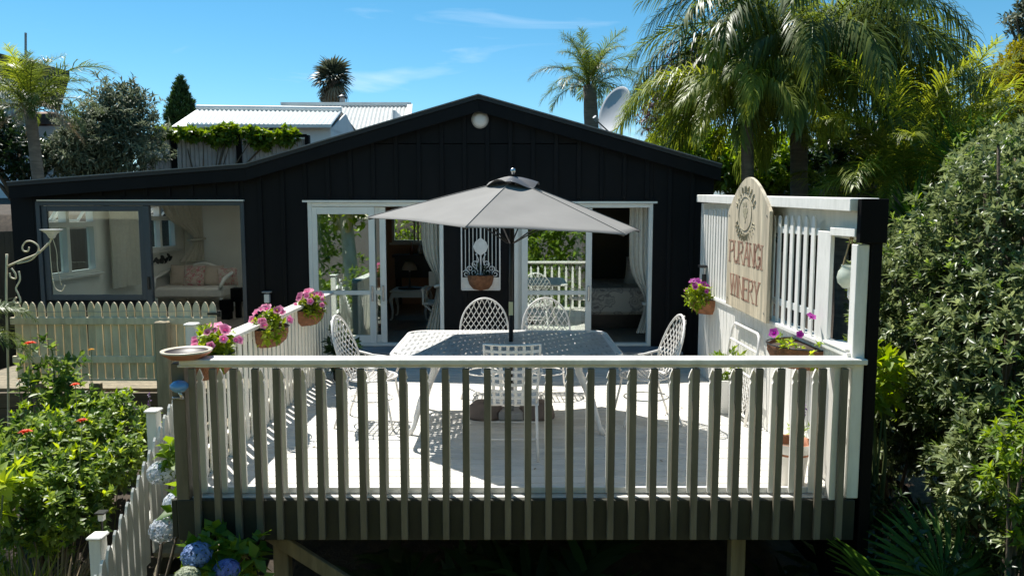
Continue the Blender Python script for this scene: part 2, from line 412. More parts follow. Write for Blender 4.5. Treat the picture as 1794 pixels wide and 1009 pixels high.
M['lf_plum'] = leafmat('plum_red_leaf', (0.07, 0.03, 0.045), (0.17, 0.085, 0.10), 0.3, 0.5)
M['lf_palm'] = leafmat('palm_leaflet', (0.035, 0.07, 0.012), (0.19, 0.24, 0.05), 0.42, 0.42, 0.4)
M['lf_palmy'] = leafmat('sunlit_yellow_palm_leaflet', (0.12, 0.17, 0.02), (0.35, 0.40, 0.06), 0.5, 0.42, 0.4)
M['lf_dry'] = leafmat('dry_tan_leaflet', (0.16, 0.12, 0.07), (0.36, 0.30, 0.2), 0.25, 0.6)
M['lf_fan'] = leafmat('fan_palm_leaf', (0.03, 0.085, 0.018), (0.14, 0.25, 0.04), 0.45, 0.55, 0.2)
M['lf_fangrey'] = leafmat('dull_fan_palm_leaf', (0.05, 0.06, 0.04), (0.13, 0.15, 0.085), 0.2, 0.5)
M['pink'] = leafmat('pink_petal', (0.72, 0.12, 0.30), (0.90, 0.46, 0.60), 0.35, 0.6)
M['magenta'] = leafmat('purple_magenta_petal', (0.30, 0.02, 0.26), (0.55, 0.10, 0.42), 0.35, 0.6)
M['orange'] = leafmat('orange_petal', (0.70, 0.07, 0.015), (0.85, 0.16, 0.02), 0.3, 0.6)
M['yellow'] = leafmat('yellow_petal', (0.65, 0.36, 0.02), (0.8, 0.5, 0.05), 0.3, 0.6)
M['purple'] = leafmat('purple_spike_petal', (0.10, 0.05, 0.16), (0.25, 0.13, 0.30), 0.3, 0.6)
M['hydblue'] = leafmat('blue_hydrangea_petal', (0.13, 0.20, 0.42), (0.32, 0.42, 0.68), 0.3, 0.6)
M['hydviolet'] = leafmat('violet_blue_hydrangea_petal', (0.15, 0.17, 0.50), (0.34, 0.38, 0.74), 0.3, 0.6)
M['hydwhite'] = leafmat('white_blue_hydrangea_petal', (0.42, 0.46, 0.56), (0.74, 0.75, 0.74), 0.3, 0.6)
M['hydgreen'] = leafmat('green_hydrangea_petal', (0.20, 0.24, 0.14), (0.42, 0.45, 0.32), 0.3, 0.6)

# ---------------------------------------------------------------- foliage builders
LEAF_V = np.array([(0, 0, 0), (0.42, -0.5, 0.10), (0.42, 0.5, 0.10), (0.45, 0, 0), (1, 0, -0.10)], float)
LEAF_F = np.array([(0, 1, 3), (0, 3, 2), (1, 4, 3), (3, 4, 2)])
def norm(a): return a / (np.linalg.norm(a, axis=1, keepdims=True) + 1e-9)
def leaf_arrays(P, D, S, width=0.45, up=None, jit=0.5, V=LEAF_V, F=LEAF_F):
    n = len(P); D = norm(D)
    U = np.tile((0, 0, 1.0), (n, 1)) if up is None else up
    U = U + rng.normal(0, jit, (n, 3))
    Y = norm(np.cross(U, D)); Z = np.cross(D, Y)
    v = P[:, None, :] + S[:, None, None] * (V[None, :, 0:1] * D[:, None, :] + width * V[None, :, 1:2] * Y[:, None, :] + V[None, :, 2:3] * Z[:, None, :])
    f = F[None] + (np.arange(n) * len(V))[:, None, None]
    return v.reshape(-1, 3), f.reshape(-1, F.shape[1])
def np_mesh(name, v, f, material, tint=None, smooth=False, inv=None):
    v = np.asarray(v, float); f = np.asarray(f)
    if inv is not None:
        m = np.array(inv); v = v @ m[:3, :3].T + m[:3, 3]
    me = bpy.data.meshes.new(name)
    k = f.shape[1]
    me.vertices.add(len(v)); me.vertices.foreach_set('co', v.astype(np.float32).ravel())
    me.loops.add(f.size); me.loops.foreach_set('vertex_index', f.astype(np.int32).ravel())
    me.polygons.add(len(f)); me.polygons.foreach_set('loop_start', np.arange(0, f.size, k, dtype=np.int32))
    me.polygons.foreach_set('loop_total', np.full(len(f), k, np.int32))
    if smooth: me.polygons.foreach_set('use_smooth', np.ones(len(f), bool))
    if tint is not None:
        a = me.attributes.new('tint', 'FLOAT', 'POINT'); a.data.foreach_set('value', np.asarray(tint, np.float32))
    me.materials.append(material)
    me.update(calc_edges=True); me.validate()
    return me
def np_obj(name, v, f, material, parent=None, tint=None, smooth=False):
    inv = W[parent.name].inverted() if parent is not None else None
    me = np_mesh(name, v, f, material, tint, smooth, inv)
    o = bpy.data.objects.new(name, me); col.objects.link(o)
    if parent is not None: o.parent = parent; W[o.name] = W[parent.name].copy()
    else: W[o.name] = Matrix()
    return o
def lump(d, k=3.0, ph=0.0):
    return 0.5 * np.sin(k * d[:, 0] + 1.3 + ph) * np.sin(k * 1.1 * d[:, 1] + 0.7 + ph) + 0.5 * np.sin(k * 1.9 * d[:, 2] + 2.1 * d[:, 0] + ph)
def ell_shoots(ells, n, inner=0.72, lumpy=0.16, zmin=None):
    """shoot positions and outward directions over a union of ellipsoids (cx,cy,cz,rx,ry,rz)"""
    E = np.array(ells, float); area = (E[:, 3] * E[:, 4] + E[:, 4] * E[:, 5] + E[:, 3] * E[:, 5]); pr = area / area.sum()
    PP, DD, QQ = [], [], []; got = 0
    while got < n:
        k = rng.choice(len(E), size=n, p=pr); d = norm(rng.normal(size=(n, 3)))
        rad = rng.uniform(inner ** 2, 1.0, n) ** 0.5 * (1 + lumpy * lump(d * 2.2 + k[:, None], 2.6))
        p = E[k, :3] + d * E[k, 3:] * rad[:, None]
        q = np.min([(((p - e[:3]) / e[3:]) ** 2).sum(1) for e in E], axis=0)
        ok = q > inner ** 2 * 0.8
        if zmin is not None: ok &= p[:, 2] > zmin
        dd = norm(d / E[k, 3:])
        PP.append(p[ok]); DD.append(dd[ok]); QQ.append(rad[ok]); got += ok.sum()
    return np.concatenate(PP)[:n], np.concatenate(DD)[:n], np.concatenate(QQ)[:n]
def rosettes(P, D, per, L, width=0.4, spread=(25, 85), gap=0.0, upb=0.35):
    """per leaves round every shoot axis"""
    n = len(P); A = norm(D + np.array((0, 0, upb)) + rng.normal(0, 0.3, (n, 3)))
    T = norm(np.cross(A, rng.normal(size=(n, 3)))); B = np.cross(A, T)
    A, T, B, P2 = (np.repeat(x, per, axis=0) for x in (A, T, B, P))
    ph = np.tile(np.arange(per) * 2.399, n) + np.repeat(rng.uniform(0, 6.28, n), per)
    th = np.radians(rng.uniform(spread[0], spread[1], n * per))
    d = A * np.cos(th)[:, None] + (T * np.cos(ph)[:, None] + B * np.sin(ph)[:, None]) * np.sin(th)[:, None]
    S = L * rng.uniform(0.65, 1.2, n * per)
    base = P2 + A * (rng.uniform(-gap, gap, n * per))[:, None]
    v, f = leaf_arrays(base, d, S, width, up=norm(A * 0.45 + np.array((0, 0, 0.9))), jit=0.32)
    t = np.clip(np.repeat(rng.normal(0.42, 0.24, n), per) + rng.normal(0, 0.14, n * per), 0, 1)
    return v, f, np.repeat(t, len(LEAF_V))
def shrub(name, loc, ells, n, per, L, material, label, cat, group=None, width=0.4, inner=0.72, lumpy=0.16, trunk=True, spread=(25, 85), zmin=None, tmat=None, upb=0.35, gap=0.02, part='foliage', stems=7, trunk_part='stem'):
    r = root(name, loc, label, cat, group)
    P, D, _ = ell_shoots(ells, n, inner, lumpy, zmin)
    v, f, t = rosettes(P, D, per, L, width, spread, gap, upb)
    np_obj(part, v, f, material, r, t)
    if trunk:
        mb = MB(); b = Vector(loc)
        for i in range(stems):
            q = Vector(P[rng.integers(len(P))])
            mid = b.lerp(q, 0.5) + Vector((rng.normal(0, .06), rng.normal(0, .06), 0.12))
            base = b + Vector((rng.normal(0, .05), rng.normal(0, .05), -0.08))
            w = 0.012 + 0.012 * (q - b).length
            mb.tube([base, base.lerp(mid, .5) + Vector((0, 0, .05)), mid, q], [w, w * .8, w * .55, w * .2], 5)
        mb.build(trunk_part, tmat or M['bark'], r, True)
    return r

def frond_arrays(L, e0, bend, n=46, ll=0.5, lw=0.028, sweep=0.55, hang=0.6, vee=0.35, bare=0.14, rach=0.016, curl=0.0, seed=0, plume=0.12):
    """pinnate frond in local space: starts at the origin heading +X, e0 start elevation, bend total downward turn (radians)"""
    g = np.random.default_rng(seed)
    K = 60; tt = np.linspace(0, 1, K); ang = e0 - bend * tt ** 1.25
    x = np.concatenate([[0], np.cumsum(np.cos(ang[:-1]) * L / (K - 1))]); z = np.concatenate([[0], np.cumsum(np.sin(ang[:-1]) * L / (K - 1))])
    y = curl * L * tt ** 2
    C = np.stack([x, y, z], 1); T = np.gradient(C, axis=0); T = norm(T)
    side0 = norm(np.cross(np.tile((0, 0, 1.0), (K, 1)), T)); up0 = np.cross(T, side0)
    vs, fs, ts = [], [], []
    # rachis, three sided
    b = 0
    for i in range(0, K, 3):
        r = rach * (1 - 0.85 * tt[i])
        for a in (0.5, 2.6, 4.7):
            vs.append(C[i] + side0[i] * math.cos(a) * r + up0[i] * math.sin(a) * r); ts.append(0.75)
    m = len(vs) // 3
    for i in range(m - 1):
        for k in range(3):
            k2 = (k + 1) % 3
            fs.append((i * 3 + k, i * 3 + k2, (i + 1) * 3 + k2, (i + 1) * 3 + k))
    for s in (-1, 1):
        for j in range(n):
            t = bare + (1 - bare) * (j + 0.5 + g.normal(0, .18)) / n
            t = min(max(t, bare), 0.999); i = int(t * (K - 1))
            prof = (0.35 + 0.65 * math.sin(math.pi * min(1, (t - bare) / (1 - bare) * 0.8 + 0.14))) * (1.0 if t < .9 else 0.75)
            l = ll * prof * g.uniform(0.85, 1.1)
            sw = sweep + 0.5 * t
            d = side0[i] * s * math.cos(sw) + T[i] * math.sin(sw) + up0[i] * (vee + g.normal(0, plume))
            d = d / np.linalg.norm(d)
            p = C[i]; w = lw * g.uniform(.8, 1.15); tn = np.clip(g.normal(.45, .22), 0, 1)
            seg = 3; base = len(vs); h = hang * g.uniform(.7, 1.3)
            wd = np.cross(d, up0[i]); wd /= (np.linalg.norm(wd) + 1e-9)
            for q in range(seg + 1):
                ww = w * (0.7, 1.0, 0.75, 0.05)[q]
                vs.append(p - wd * ww); vs.append(p + wd * ww); ts += [tn, tn]
                d = d + np.array((0, 0, -h * (0.35 + .5 * q))) ; d = d / np.linalg.norm(d)
                p = p + d * l / seg
            for q in range(seg):
                o = base + 2 * q; fs.append((o, o + 1, o + 3, o + 2))
    return np.array(vs), np.array(fs), np.array(ts)
def frond_mesh(name, material, **k):
    v, f, t = frond_arrays(**k); return np_mesh(name, v, f, material, t)
def fan_arrays(pet=0.6, R_=0.5, n=26, arc=250, droop=0.25, fold=0.25, seed=0):
    """fan leaf: petiole along +X then a fan of narrow blades"""
    g = np.random.default_rng(seed); vs, fs, ts = [], [], []
    mbp = [(0, 0), (pet * .5, .04), (pet, 0)]
    for (x, z) in mbp:
        for a in (0.5, 2.6, 4.7): vs.append((x, math.cos(a) * .012, z + math.sin(a) * .012)); ts.append(.8)
    for i in range(2):
        for k in range(3): fs.append((i * 3 + k, i * 3 + (k + 1) % 3, i * 3 + 3 + (k + 1) % 3, i * 3 + 3 + k))
    c = np.array((pet, 0, 0))
    for j in range(n):
        a = math.radians(-arc / 2 + arc * (j + .5) / n); l = R_ * (0.72 + 0.28 * math.cos(a * .55)) * g.uniform(.93, 1.05)
        d = np.array((math.cos(a), math.sin(a), 0.0)); w = np.array((-math.sin(a), math.cos(a), 0.0)); hw = R_ * .5 * math.radians(arc) / n * .62
        tn = np.clip(g.normal(.45, .2), 0, 1); base = len(vs)
        for q, (u, k) in enumerate(((0.02, .05), (.5, 1.0), (.8, .62), (1.0, .04))):
            zz = fold * .08 * (1 if j % 2 else -1) * k - droop * l * u ** 3
            p = c + d * l * u + np.array((0, 0, zz))
            vs.append(tuple(p - w * hw * k + np.array((0, 0, .012)))); vs.append(tuple(p)); vs.append(tuple(p + w * hw * k + np.array((0, 0, .012)))); ts += [tn, tn * .6, tn]
        for q in range(3):
            o = base + 3 * q
            fs.append((o, o + 1, o + 4, o + 3)); fs.append((o + 1, o + 2, o + 5, o + 4))
    return np.array(vs), np.array(fs), np.array(ts)
def fan_mesh(name, material, **k):
    v, f, t = fan_arrays(**k); return np_mesh(name, v, f, material, t)
def place_frond(me, parent, p, az, tilt=0.0, roll=0.0, s=1.0, name='frond'):
    q = Quaternion((0, 0, 1), az) @ Quaternion((0, 1, 0), -tilt) @ Quaternion((1, 0, 0), roll)
    return link_mesh(name, me, parent, p, q, (s, s, s))
def trunk_tube(parent, pts, rads, material, n=10, name='trunk'):
    return MB().tube(pts, rads, n).build(name, material, parent, True)

# ================================================================ SETTING
YW = 10.30          # front wall of the house
YF = 5.10           # front edge of the deck
FL = 0.18           # house floor level, deck top is z = 0
def gz(x, y):
    pts = [(-60, -2.2), (-8, -2.0), (3.5, -1.75), (5.0, -1.55), (7.0, -1.05), (9.0, -0.75), (16.2, -0.55), (17.4, 1.95), (24, 2.5), (60, 3.2), (400, 3.2), (1200, 3.2)]
    z = pts[-1][1]
    for (a, za), (b, zb) in zip(pts, pts[1:]):
        if y <= b:
            t = max(0, (y - a) / (b - a)); z = za + (zb - za) * t; break
    if y < 14: z += 0.10 * math.sin(1.3 * x) * math.sin(0.9 * y + 1) * min(1, max(0, abs(x) - 1.5))
    return z
xs = sorted(set([-1000, -300, -100, -50, -30, -20] + [round(-14 + i * 0.5, 2) for i in range(57)] + [20, 30, 50, 100, 300, 1000]))
ys = sorted(set([-600, -200, -60, -30, -15, -8] + [round(-4 + i * 0.5, 2) for i in range(60)] + [28, 34, 45, 60, 100, 200, 400, 1200]))
gv = [(x, y, gz(x, y)) for y in ys for x in xs]
nx = len(xs)
gf = [(j * nx + i, j * nx + i + 1, (j + 1) * nx + i + 1, (j + 1) * nx + i) for j in range(len(ys) - 1) for i in range(nx - 1)]
tag(MB().add(gv, gf).build('ground', M['ground'], None, True), kind='structure')
lx = [-14 + i * 1.0 for i in range(29)]; ly = [-14 + i * 0.5 for i in range(35)]
tag(MB().add([(x, y, gz(x, y) + .03) for y in ly for x in lx], [(j * 29 + i, j * 29 + i + 1, (j + 1) * 29 + i + 1, (j + 1) * 29 + i) for j in range(34) for i in range(28)]).build('lawn', M['lawn'], None, True), kind='structure')  # unseen lawn, added to bounce warm light onto railing and facade
# bark path on the right
mb = MB(); pp = []
for i in range(15):
    y = 5.4 + i * 0.3; xc = 4.35 + 0.25 * math.sin(y * 1.1) + (y - 7) * 0.16
    pp.append((xc - .42 - .05 * math.sin(y * 7), xc + .45 + .06 * math.sin(y * 5), y))
vv = []
for (a, b, y) in pp: vv += [(a, y, gz(a, y) + .05), ((a + b) / 2, y, gz((a + b) / 2, y) + .075), (b, y, gz(b, y) + .05)]
ff = []
for i in range(14):
    for k in range(2): ff.append((i * 3 + k, i * 3 + k + 1, i * 3 + 4 + k, i * 3 + 3 + k))
tag(mb.add(vv, ff).build('path', M['path'], None, True), kind='structure')
# distant hill
hv_, hf_ = [], []
for j in range(10):
    for i in range(41):
        x = -20 + i * 8; t = j / 9
        h = 22 * math.exp(-((x - 125) / 62) ** 2) + 9 * math.exp(-((x - 45) / 55) ** 2) + 1.2 * math.sin(x * .21)
        hv_.append((x, 190 + 60 * t, 2.5 + h * math.sin(math.pi * min(t * .62 + .02, .5 + .5 * t))))
hf_ = [(j * 41 + i, j * 41 + i + 1, (j + 1) * 41 + i + 1, (j + 1) * 41 + i) for j in range(9) for i in range(40)]
tag(MB().add(hv_, hf_).build('hill', M['hill'], None, True), kind='structure')

# ================================================================ HOUSE
BY = YW - 0.16      # front face of the barge boards
RA, RB, RC, RD = at(14, 322, BY), at(430, 290, BY), at(838, 169, BY), at(1264, 291, BY)
house = root('house', (-2.0, YW, -0.7), 'black board and batten house with low gable roof and open sliding doors', 'house')
RP = [(RA.x, RA.z), (RB.x, RB.z), (RC.x, RC.z), (RD.x, RD.z)]
def roof_z(x):
    for (a, za), (b, zb) in zip(RP, RP[1:]):
        if x <= b: return za + (zb - za) * (x - a) / (b - a)
    return RP[-1][1]
YB = 15.6
roof = MB()
RL = (-6.1, -4.5, 11.3, 13.4)       # unseen milky panel added to brighten the sunroom: x0, x1, y0, y1
def rsl(a, b, y0, y1):
    za, zb = roof_z(a), roof_z(b)
    roof.prism([(a, za - .035), (b, zb - .035), (b, zb + .02), (a, za + .02)], (0, y0, 0), (1, 0, 0), (0, 0, 1), (0, y1 - y0, 0))
for (a, za), (b, zb) in zip(RP[1:], RP[2:]): rsl(a, b, BY - .02, YB + .08)
rsl(RP[0][0], RL[0], BY - .02, YB + .08); rsl(RL[1], RP[1][0], BY - .02, YB + .08); rsl(RL[0], RL[1], BY - .02, RL[2]); rsl(RL[0], RL[1], RL[3], YB + .08)
roof_o = roof.build('roof', M['roof'], house)
for (a, za), (b, zb) in zip(RP, RP[1:]):
    MB().prism([(a + .001, za - .20), (b - .001, zb - .20), (b - .001, zb - .037), (a + .001, za - .037)], (0, BY, 0), (1, 0, 0), (0, 0, 1), (0, .03, 0)).build('barge_board', M['clad'], roof_o)
MB().prism([(RL[0] - .03, roof_z(RL[0]) + .023), (RL[1] + .03, roof_z(RL[1]) + .023), (RL[1] + .03, roof_z(RL[1]) + .031), (RL[0] - .03, roof_z(RL[0]) + .031)], (0, RL[2] - .03, 0), (1, 0, 0), (0, 0, 1), (0, RL[3] - RL[2] + .06, 0)).build('added_roof_panel', M['addedpanel'], roof_o)  # extra panel that spreads daylight into the sunroom
# thin metal flashing along the roof edge
mb = MB()
for (a, za), (b, zb) in zip(RP, RP[1:]): mb.bar((a, BY - .022, za + .022), (b, BY - .022, zb + .022), .03, .014)
mb.build('roof_flashing', mat('grey_flashing', (0.16, 0.17, 0.18), 0.35, 0.1, 4), roof_o)
XL, XR = -6.92, 2.78
# openings: x0, x1, z0, z1
OW = (at(62, 350, YW).x, at(427, 350, YW).x, FL, at(250, 353, YW).z)
OA = (at(529, 0, YW).x, at(773, 0, YW).x, FL, at(650, 355, YW).z)
OB = (at(901, 0, YW).x, at(1151, 0, YW).x, FL, at(1100, 357, YW).z)
OPEN = [OW, OA, OB]
cols = [XL]; x = XL
while x < XR - .05:
    x += 0.3135; cols.append(min(x, XR))
edges = sorted(set(cols + [o[k] for o in OPEN for k in (0, 1)]))
Z0 = -0.55
CE = 2.40
SEAM = at(800, 252, YW).z
panels = 0
for a, b in zip(edges, edges[1:]):
    if b - a < 0.004: continue
    m = (a + b) / 2; segs = [(Z0, None)]
    for o in OPEN:
        if o[0] < m < o[1]: segs = [(Z0, FL - .02), (o[3], None)]
    for (s0, s1) in segs:
        za, zb = roof_z(a) - .04, roof_z(b) - .04
        if s1 is None and min(za, zb) > SEAM + .1:
            parts = [(s0, SEAM - .006, SEAM - .006), (SEAM + .006, za, zb)]
        elif s1 is None: parts = [(s0, za, zb)]
        else: parts = [(s0, s1, s1)]
        for (p0, pa, pb) in parts:
            MB().prism([(a + .002, p0), (b - .002, p0), (b - .002, pb), (a + .002, pa)], (0, YW, 0), (1, 0, 0), (0, 0, 1), (0, .06, 0)).build('cladding_board', M['clad'], house)
for c in cols[1:-1]:
    lo = Z0
    for o in OPEN:
        if o[0] - .05 < c < o[1] + .05: lo = o[3] + .07
    MB().span((c - .03, YW - .022, lo), (c + .03, YW - .002, roof_z(c) - .12), .004).build('batten', M['clad'], house)
MB().prism([(RA.x + .1, CE + .06), (RD.x - .1, CE + .06)] + [(p[0] + (.1 if i == 0 else -.1 if i == 3 else 0), p[1] - .045) for i, p in list(enumerate(RP))[::-1]], (0, YW + .064, 0), (1, 0, 0), (0, 0, 1), (0, .03, 0)).build('gable_lining', M['blackpaint'], house)
MB().prism([(XL, Z0), (XR, Z0), (XR, FL - .05), (XL, FL - .05)], (0, YW + .07, 0), (1, 0, 0), (0, 0, 1), (0, .05, 0)).build('foundation_skirt', M['blackpaint'], house)
# side and back walls (some windows, out of view, are added to light the rooms)
def wall_x(name, X, y0, y1, z0, z1, holes, mt, th=.1):
    """wall in the plane X, holes (y0,y1,z0,z1)"""
    es = sorted(set([y0, y1] + [h[k] for h in holes for k in (0, 1)])); mb = MB()
    for a, b in zip(es, es[1:]):
        m = (a + b) / 2; hs = [h for h in holes if h[0] < m < h[1]]
        if hs: mb.span((X, a, z0), (X + th, b, hs[0][2])); mb.span((X, a, hs[0][3]), (X + th, b, z1))
        else: mb.span((X, a, z0), (X + th, b, z1))
    return mb.build(name, mt, house)
def wall_y(name, Y, x0, x1, z0, z1, holes, mt, th=.1):
    es = sorted(set([x0, x1] + [h[k] for h in holes for k in (0, 1)])); mb = MB()
    for a, b in zip(es, es[1:]):
        m = (a + b) / 2; hs = [h for h in holes if h[0] < m < h[1]]
        if hs: mb.span((a, Y, z0), (b, Y + th, hs[0][2])); mb.span((a, Y, hs[0][3]), (b, Y + th, z1))
        else: mb.span((a, Y, z0), (b, Y + th, z1))
    return mb.build(name, mt, house)
SW1 = (10.62, 12.15, 1.05, 2.2); SW2 = (13.75, 15.05, 1.30, 2.2)

wall_x('room_wall', XL + .02, YW + .062, YB, FL - .1, CE, [SW1, SW2], M['intwall'])
ADDED_SBW = (-5.2, -3.75, .95, 2.25); ADDED_LBW = (-1.4, -.5, .5, 2.3)  # unseen windows added to bring light into sunroom and living room
wall_y('room_wall', YB - .2, XL + .13, -3.45, FL - .1, CE, [ADDED_SBW], M['intwall'])
wall_x('room_wall', -3.55, YW + .062, YB - .21, FL - .1, CE, [], M['intwall'])
BWIN = (-2.42, -1.55, 1.42, 2.12)
wall_y('room_wall', 15.0, -3.44, .0, FL - .1, CE, [BWIN, ADDED_LBW], M['tanwall'])
wall_x('room_wall', -0.42, YW + .062, 14.99, FL - .1, CE, [], M['tanwall'])
wall_y('room_wall', 13.9, -.31, XR - .12, FL - .1, CE, [], M['bedwall'])
ADDED_BSW = (10.9, 12.6, .95, 2.2)  # unseen side window added to lighten the bedroom
wall_x('room_wall', XR - .1, YW + .062, YB, FL - .1, 2.6, [ADDED_BSW], M['bedwall'])
mb = MB()
for (a, b, c_, d_) in ((10.9, 10.96, .95, 2.2), (12.54, 12.6, .95, 2.2), (10.96, 12.54, .95, 1.01), (10.96, 12.54, 2.14, 2.2)): mb.span((XR - .09, a, c_), (XR + .02, b, d_), .003)
w_ = mb.build('window', M['joinery'], house)  # frame of the added bedroom window
MB().span((XR - .04, 10.96, 1.01), (XR - .034, 12.54, 2.14)).build('pane', M['glassd'], w_)
mb = MB(); mb.span((XL + .13, YW + .07, CE), (RL[0], YB - .21, CE + .05)); mb.span((RL[1], YW + .07, CE), (-3.45, YB - .21, CE + .05)); mb.span((RL[0], YW + .07, CE), (RL[1], RL[2], CE + .05)); mb.span((RL[0], RL[3], CE), (RL[1], YB - .21, CE + .05))
mb.build('ceiling', M['intceil'], house)
MB().span((-3.44, YW + .07, CE), (XR - .11, 14.99, CE + .05)).build('ceiling', M['tanwall'], house)
for i in range(int((YB - .3 - YW) / .2)):
    y = YW + .07 + i * .2
    MB().span((XL + .13, y, FL - .06), (XR - .11, y + .196, FL - .001 * (i % 3)), .002).build('floor_board', M['intfloor'], house)
# gable wall light
gl = at(841, 210, YW - .02)
lt = root('gable_light', gl, 'round white bulkhead light high on the black gable', 'wall light')
q = MB().lathe([(0.0, 0.055), (.05, .053), (.085, .04), (.1, .015), (.104, 0), (.104, -.02)], 28)
m_ = MB(); m_.v = [(gl.x + p[0], gl.y - p[2], gl.z + p[1]) for p in q.v]; m_.f = q.f
m_.build('lens', mat('frosted_white_lens', (0.62, 0.62, 0.62), 0.35, 0.05, 6), lt, True)
q = MB().lathe([(.1, .012), (.118, .012), (.118, -.022), (.1, -.022)], 28)
m_ = MB(); m_.v = [(gl.x + p[0], gl.y - p[2], gl.z + p[1]) for p in q.v]; m_.f = q.f
m_.build('rim', M['grey'], lt, True)

# ---- windows and doors
def rect_frame(name, parent, x0, x1, z0, z1, y, w, d, mt, wb=None, wt=None):
    wb = wb or w; wt = wt or w; mb = MB()
    mb.span((x0, y, z0), (x0 + w, y + d, z1), .003); mb.span((x1 - w, y, z0), (x1, y + d, z1), .003)
    mb.span((x0 + w + .001, y + .002, z0), (x1 - w - .001, y + d - .002, z0 + wb), .003); mb.span((x0 + w + .001, y + .002, z1 - wt), (x1 - w - .001, y + d - .002, z1), .003)
    return mb.build(name, mt, parent)
def pane(parent, x0, x1, z0, z1, y, mt):
    return MB().span((x0, y, z0), (x1, y + .006, z1)).build('pane', mt, parent)
# left slate-blue slider
dw = rect_frame('window_frame', house, OW[0], OW[1], FL, OW[3], YW - .015, .055, .1, M['alu'])
MB().span((OW[0] + .05, YW - .06, OW[3] + .003), (OW[1] + .01, YW + .01, OW[3] + .022)).build('head_flashing', M['joinery'], dw)
xm = at(252, 400, YW).x
zs = at(150, 526, YW).z
sash = rect_frame('sliding_sash', house, OW[0] + .06, xm, zs, OW[3] - .06, YW + .012, .075, .04, M['alu'])
pane(sash, OW[0] + .136, xm - .076, zs + .076, OW[3] - .136, YW + .03, M['glassd'])
mb = MB(); mb.span((xm - .005, YW + .002, FL + .05), (xm + .075, YW + .075, OW[3] - .056), .004)
mull = mb.build('mullion', M['alu'], house)
MB().span((xm + .02, YW - .03, 0.95), (xm + .05, YW + .003, 1.13), .006).build('handle', M['blackmetal'], mull)
for k in range(4):
    a = OW[0] + .06 + (xm - OW[0] - .08) * k / 4; b = OW[0] + .06 + (xm - OW[0] - .08) * (k + 1) / 4
    MB().span((a + .002, YW + .01, FL + .05), (b - .002, YW + .05, zs - .003)).build('cladding_board', M['clad'], house)
# white door A
def white_door(O, leaf0, leaf1, flip):
    fr = rect_frame('door_frame', house, O[0], O[1], FL - .03, O[3], YW - .012, .055, .11, M['joinery'], .04)
    MB().span((O[0] - .06, YW - .05, O[3] + .003), (O[1] + .05, YW + .01, O[3] + .03)).build('head_flashing', M['joinery'], fr)
    for (a, b, y) in (leaf0, leaf1):
        zt = O[3] - .06; zb = FL + .012; zm = at(600, 513, YW).z
        d = MB(); w = .085
        d.span((a, y, zb), (a + w, y + .04, zt), .004); d.span((b - w, y, zb), (b, y + .04, zt), .004)
        d.span((a + w, y + .002, zt - .1), (b - w, y + .038, zt), .003); d.span((a + w, y + .002, zb), (b - w, y + .038, zb + .11), .003)
        d.span((a + w, y + .002, zm - .03), (b - w, y + .038, zm + .03), .003)
        o = d.build('sliding_door', M['joinery'], house)
        pane(o, a + w, b - w, zm + .03, zt - .1, y + .018, M['glass']); pane(o, a + w, b - w, zb + .11, zm - .03, y + .018, M['glass'])
        MB().span((b - .055, y - .03, zm - .12), (b - .03, y, zm + .1), .006).build('handle', M['chrome'], o)
aX = lambda px: at(px, 450, YW).x
white_door(OA, (aX(546), aX(657), YW + .0), (aX(551), aX(675), YW + .048), 0)
white_door(OB, (aX(914), aX(1037), YW + .0), (aX(904), aX(1020), YW + .048), 1)
# grey door step
st = root('door_step', ((OA[0] + OB[1]) / 2, YW - .3, 0), 'low grey painted timber step along the house doors', 'step')
for k in range(3):
    y = YW - .47 + k * .15
    MB().span((OA[0] - .12, y, .115), (OB[1] + .35, y + .145, .15), .004).build('tread_board', M['sill'], st)
MB().span((OA[0] - .1, YW - .44, 0.0), (OB[1] + .33, YW - .41, .114)).build('riser', M['blackpaint'], st)
MB().span((OA[0] - .1, YW - .06, 0.0), (OB[1] + .33, YW - .03, .114)).build('riser', M['blackpaint'], st)

# ---- sunroom interior
def side_window(O, X):
    mb = MB(); y0, y1, z0, z1 = O; zt = z0 + (z1 - z0) * .68; ym = (y0 + y1) / 2
    for (a, b, c, d) in ((y0, y0 + .07, z0, z1), (y1 - .07, y1, z0, z1), (y0 + .07, y1 - .07, z0, z0 + .06), (y0 + .07, y1 - .07, z1 - .06, z1), (y0 + .07, y1 - .07, zt - .04, zt + .04), (ym - .04, ym + .04, z0 + .06, zt - .04), (ym - .04, ym + .04, zt + .04, z1 - .06)):
        mb.span((X, a, c), (X + .12, b, d), .002)
    o = mb.build('window', M['joinery'], house)
    MB().span((X + .1, y0 - .05, z0 - .04), (X + .2, y1 + .05, z0 - .002), .004).build('sill', M['joinery'], o)
    for (a, b) in ((y0 + .07, ym - .04), (ym + .04, y1 - .07)):
        MB().span((X + .04, a, z0 + .06), (X + .046, b, zt - .04)).build('pane', M['glassd'], o)
        # hopper sash pushed open outwards at the bottom
        t = MB(); h = z1 - .06 - (zt + .04); dx = -.16
        for (p, q_) in (((X + .03, a, z1 - .07), (X + .03 + dx, a, zt + .06)), ((X + .03, b, z1 - .07), (X + .03 + dx, b, zt + .06)), ((X + .03 + dx, a, zt + .06), (X + .03 + dx, b, zt + .06)), ((X + .03, a, z1 - .07), (X + .03, b, z1 - .07))):
            t.bar(p, q_, .035, .035)
        t.build('hopper_sash', M['joinery'], o)
side_window(SW1, XL + .01); side_window(SW2, XL + .01)
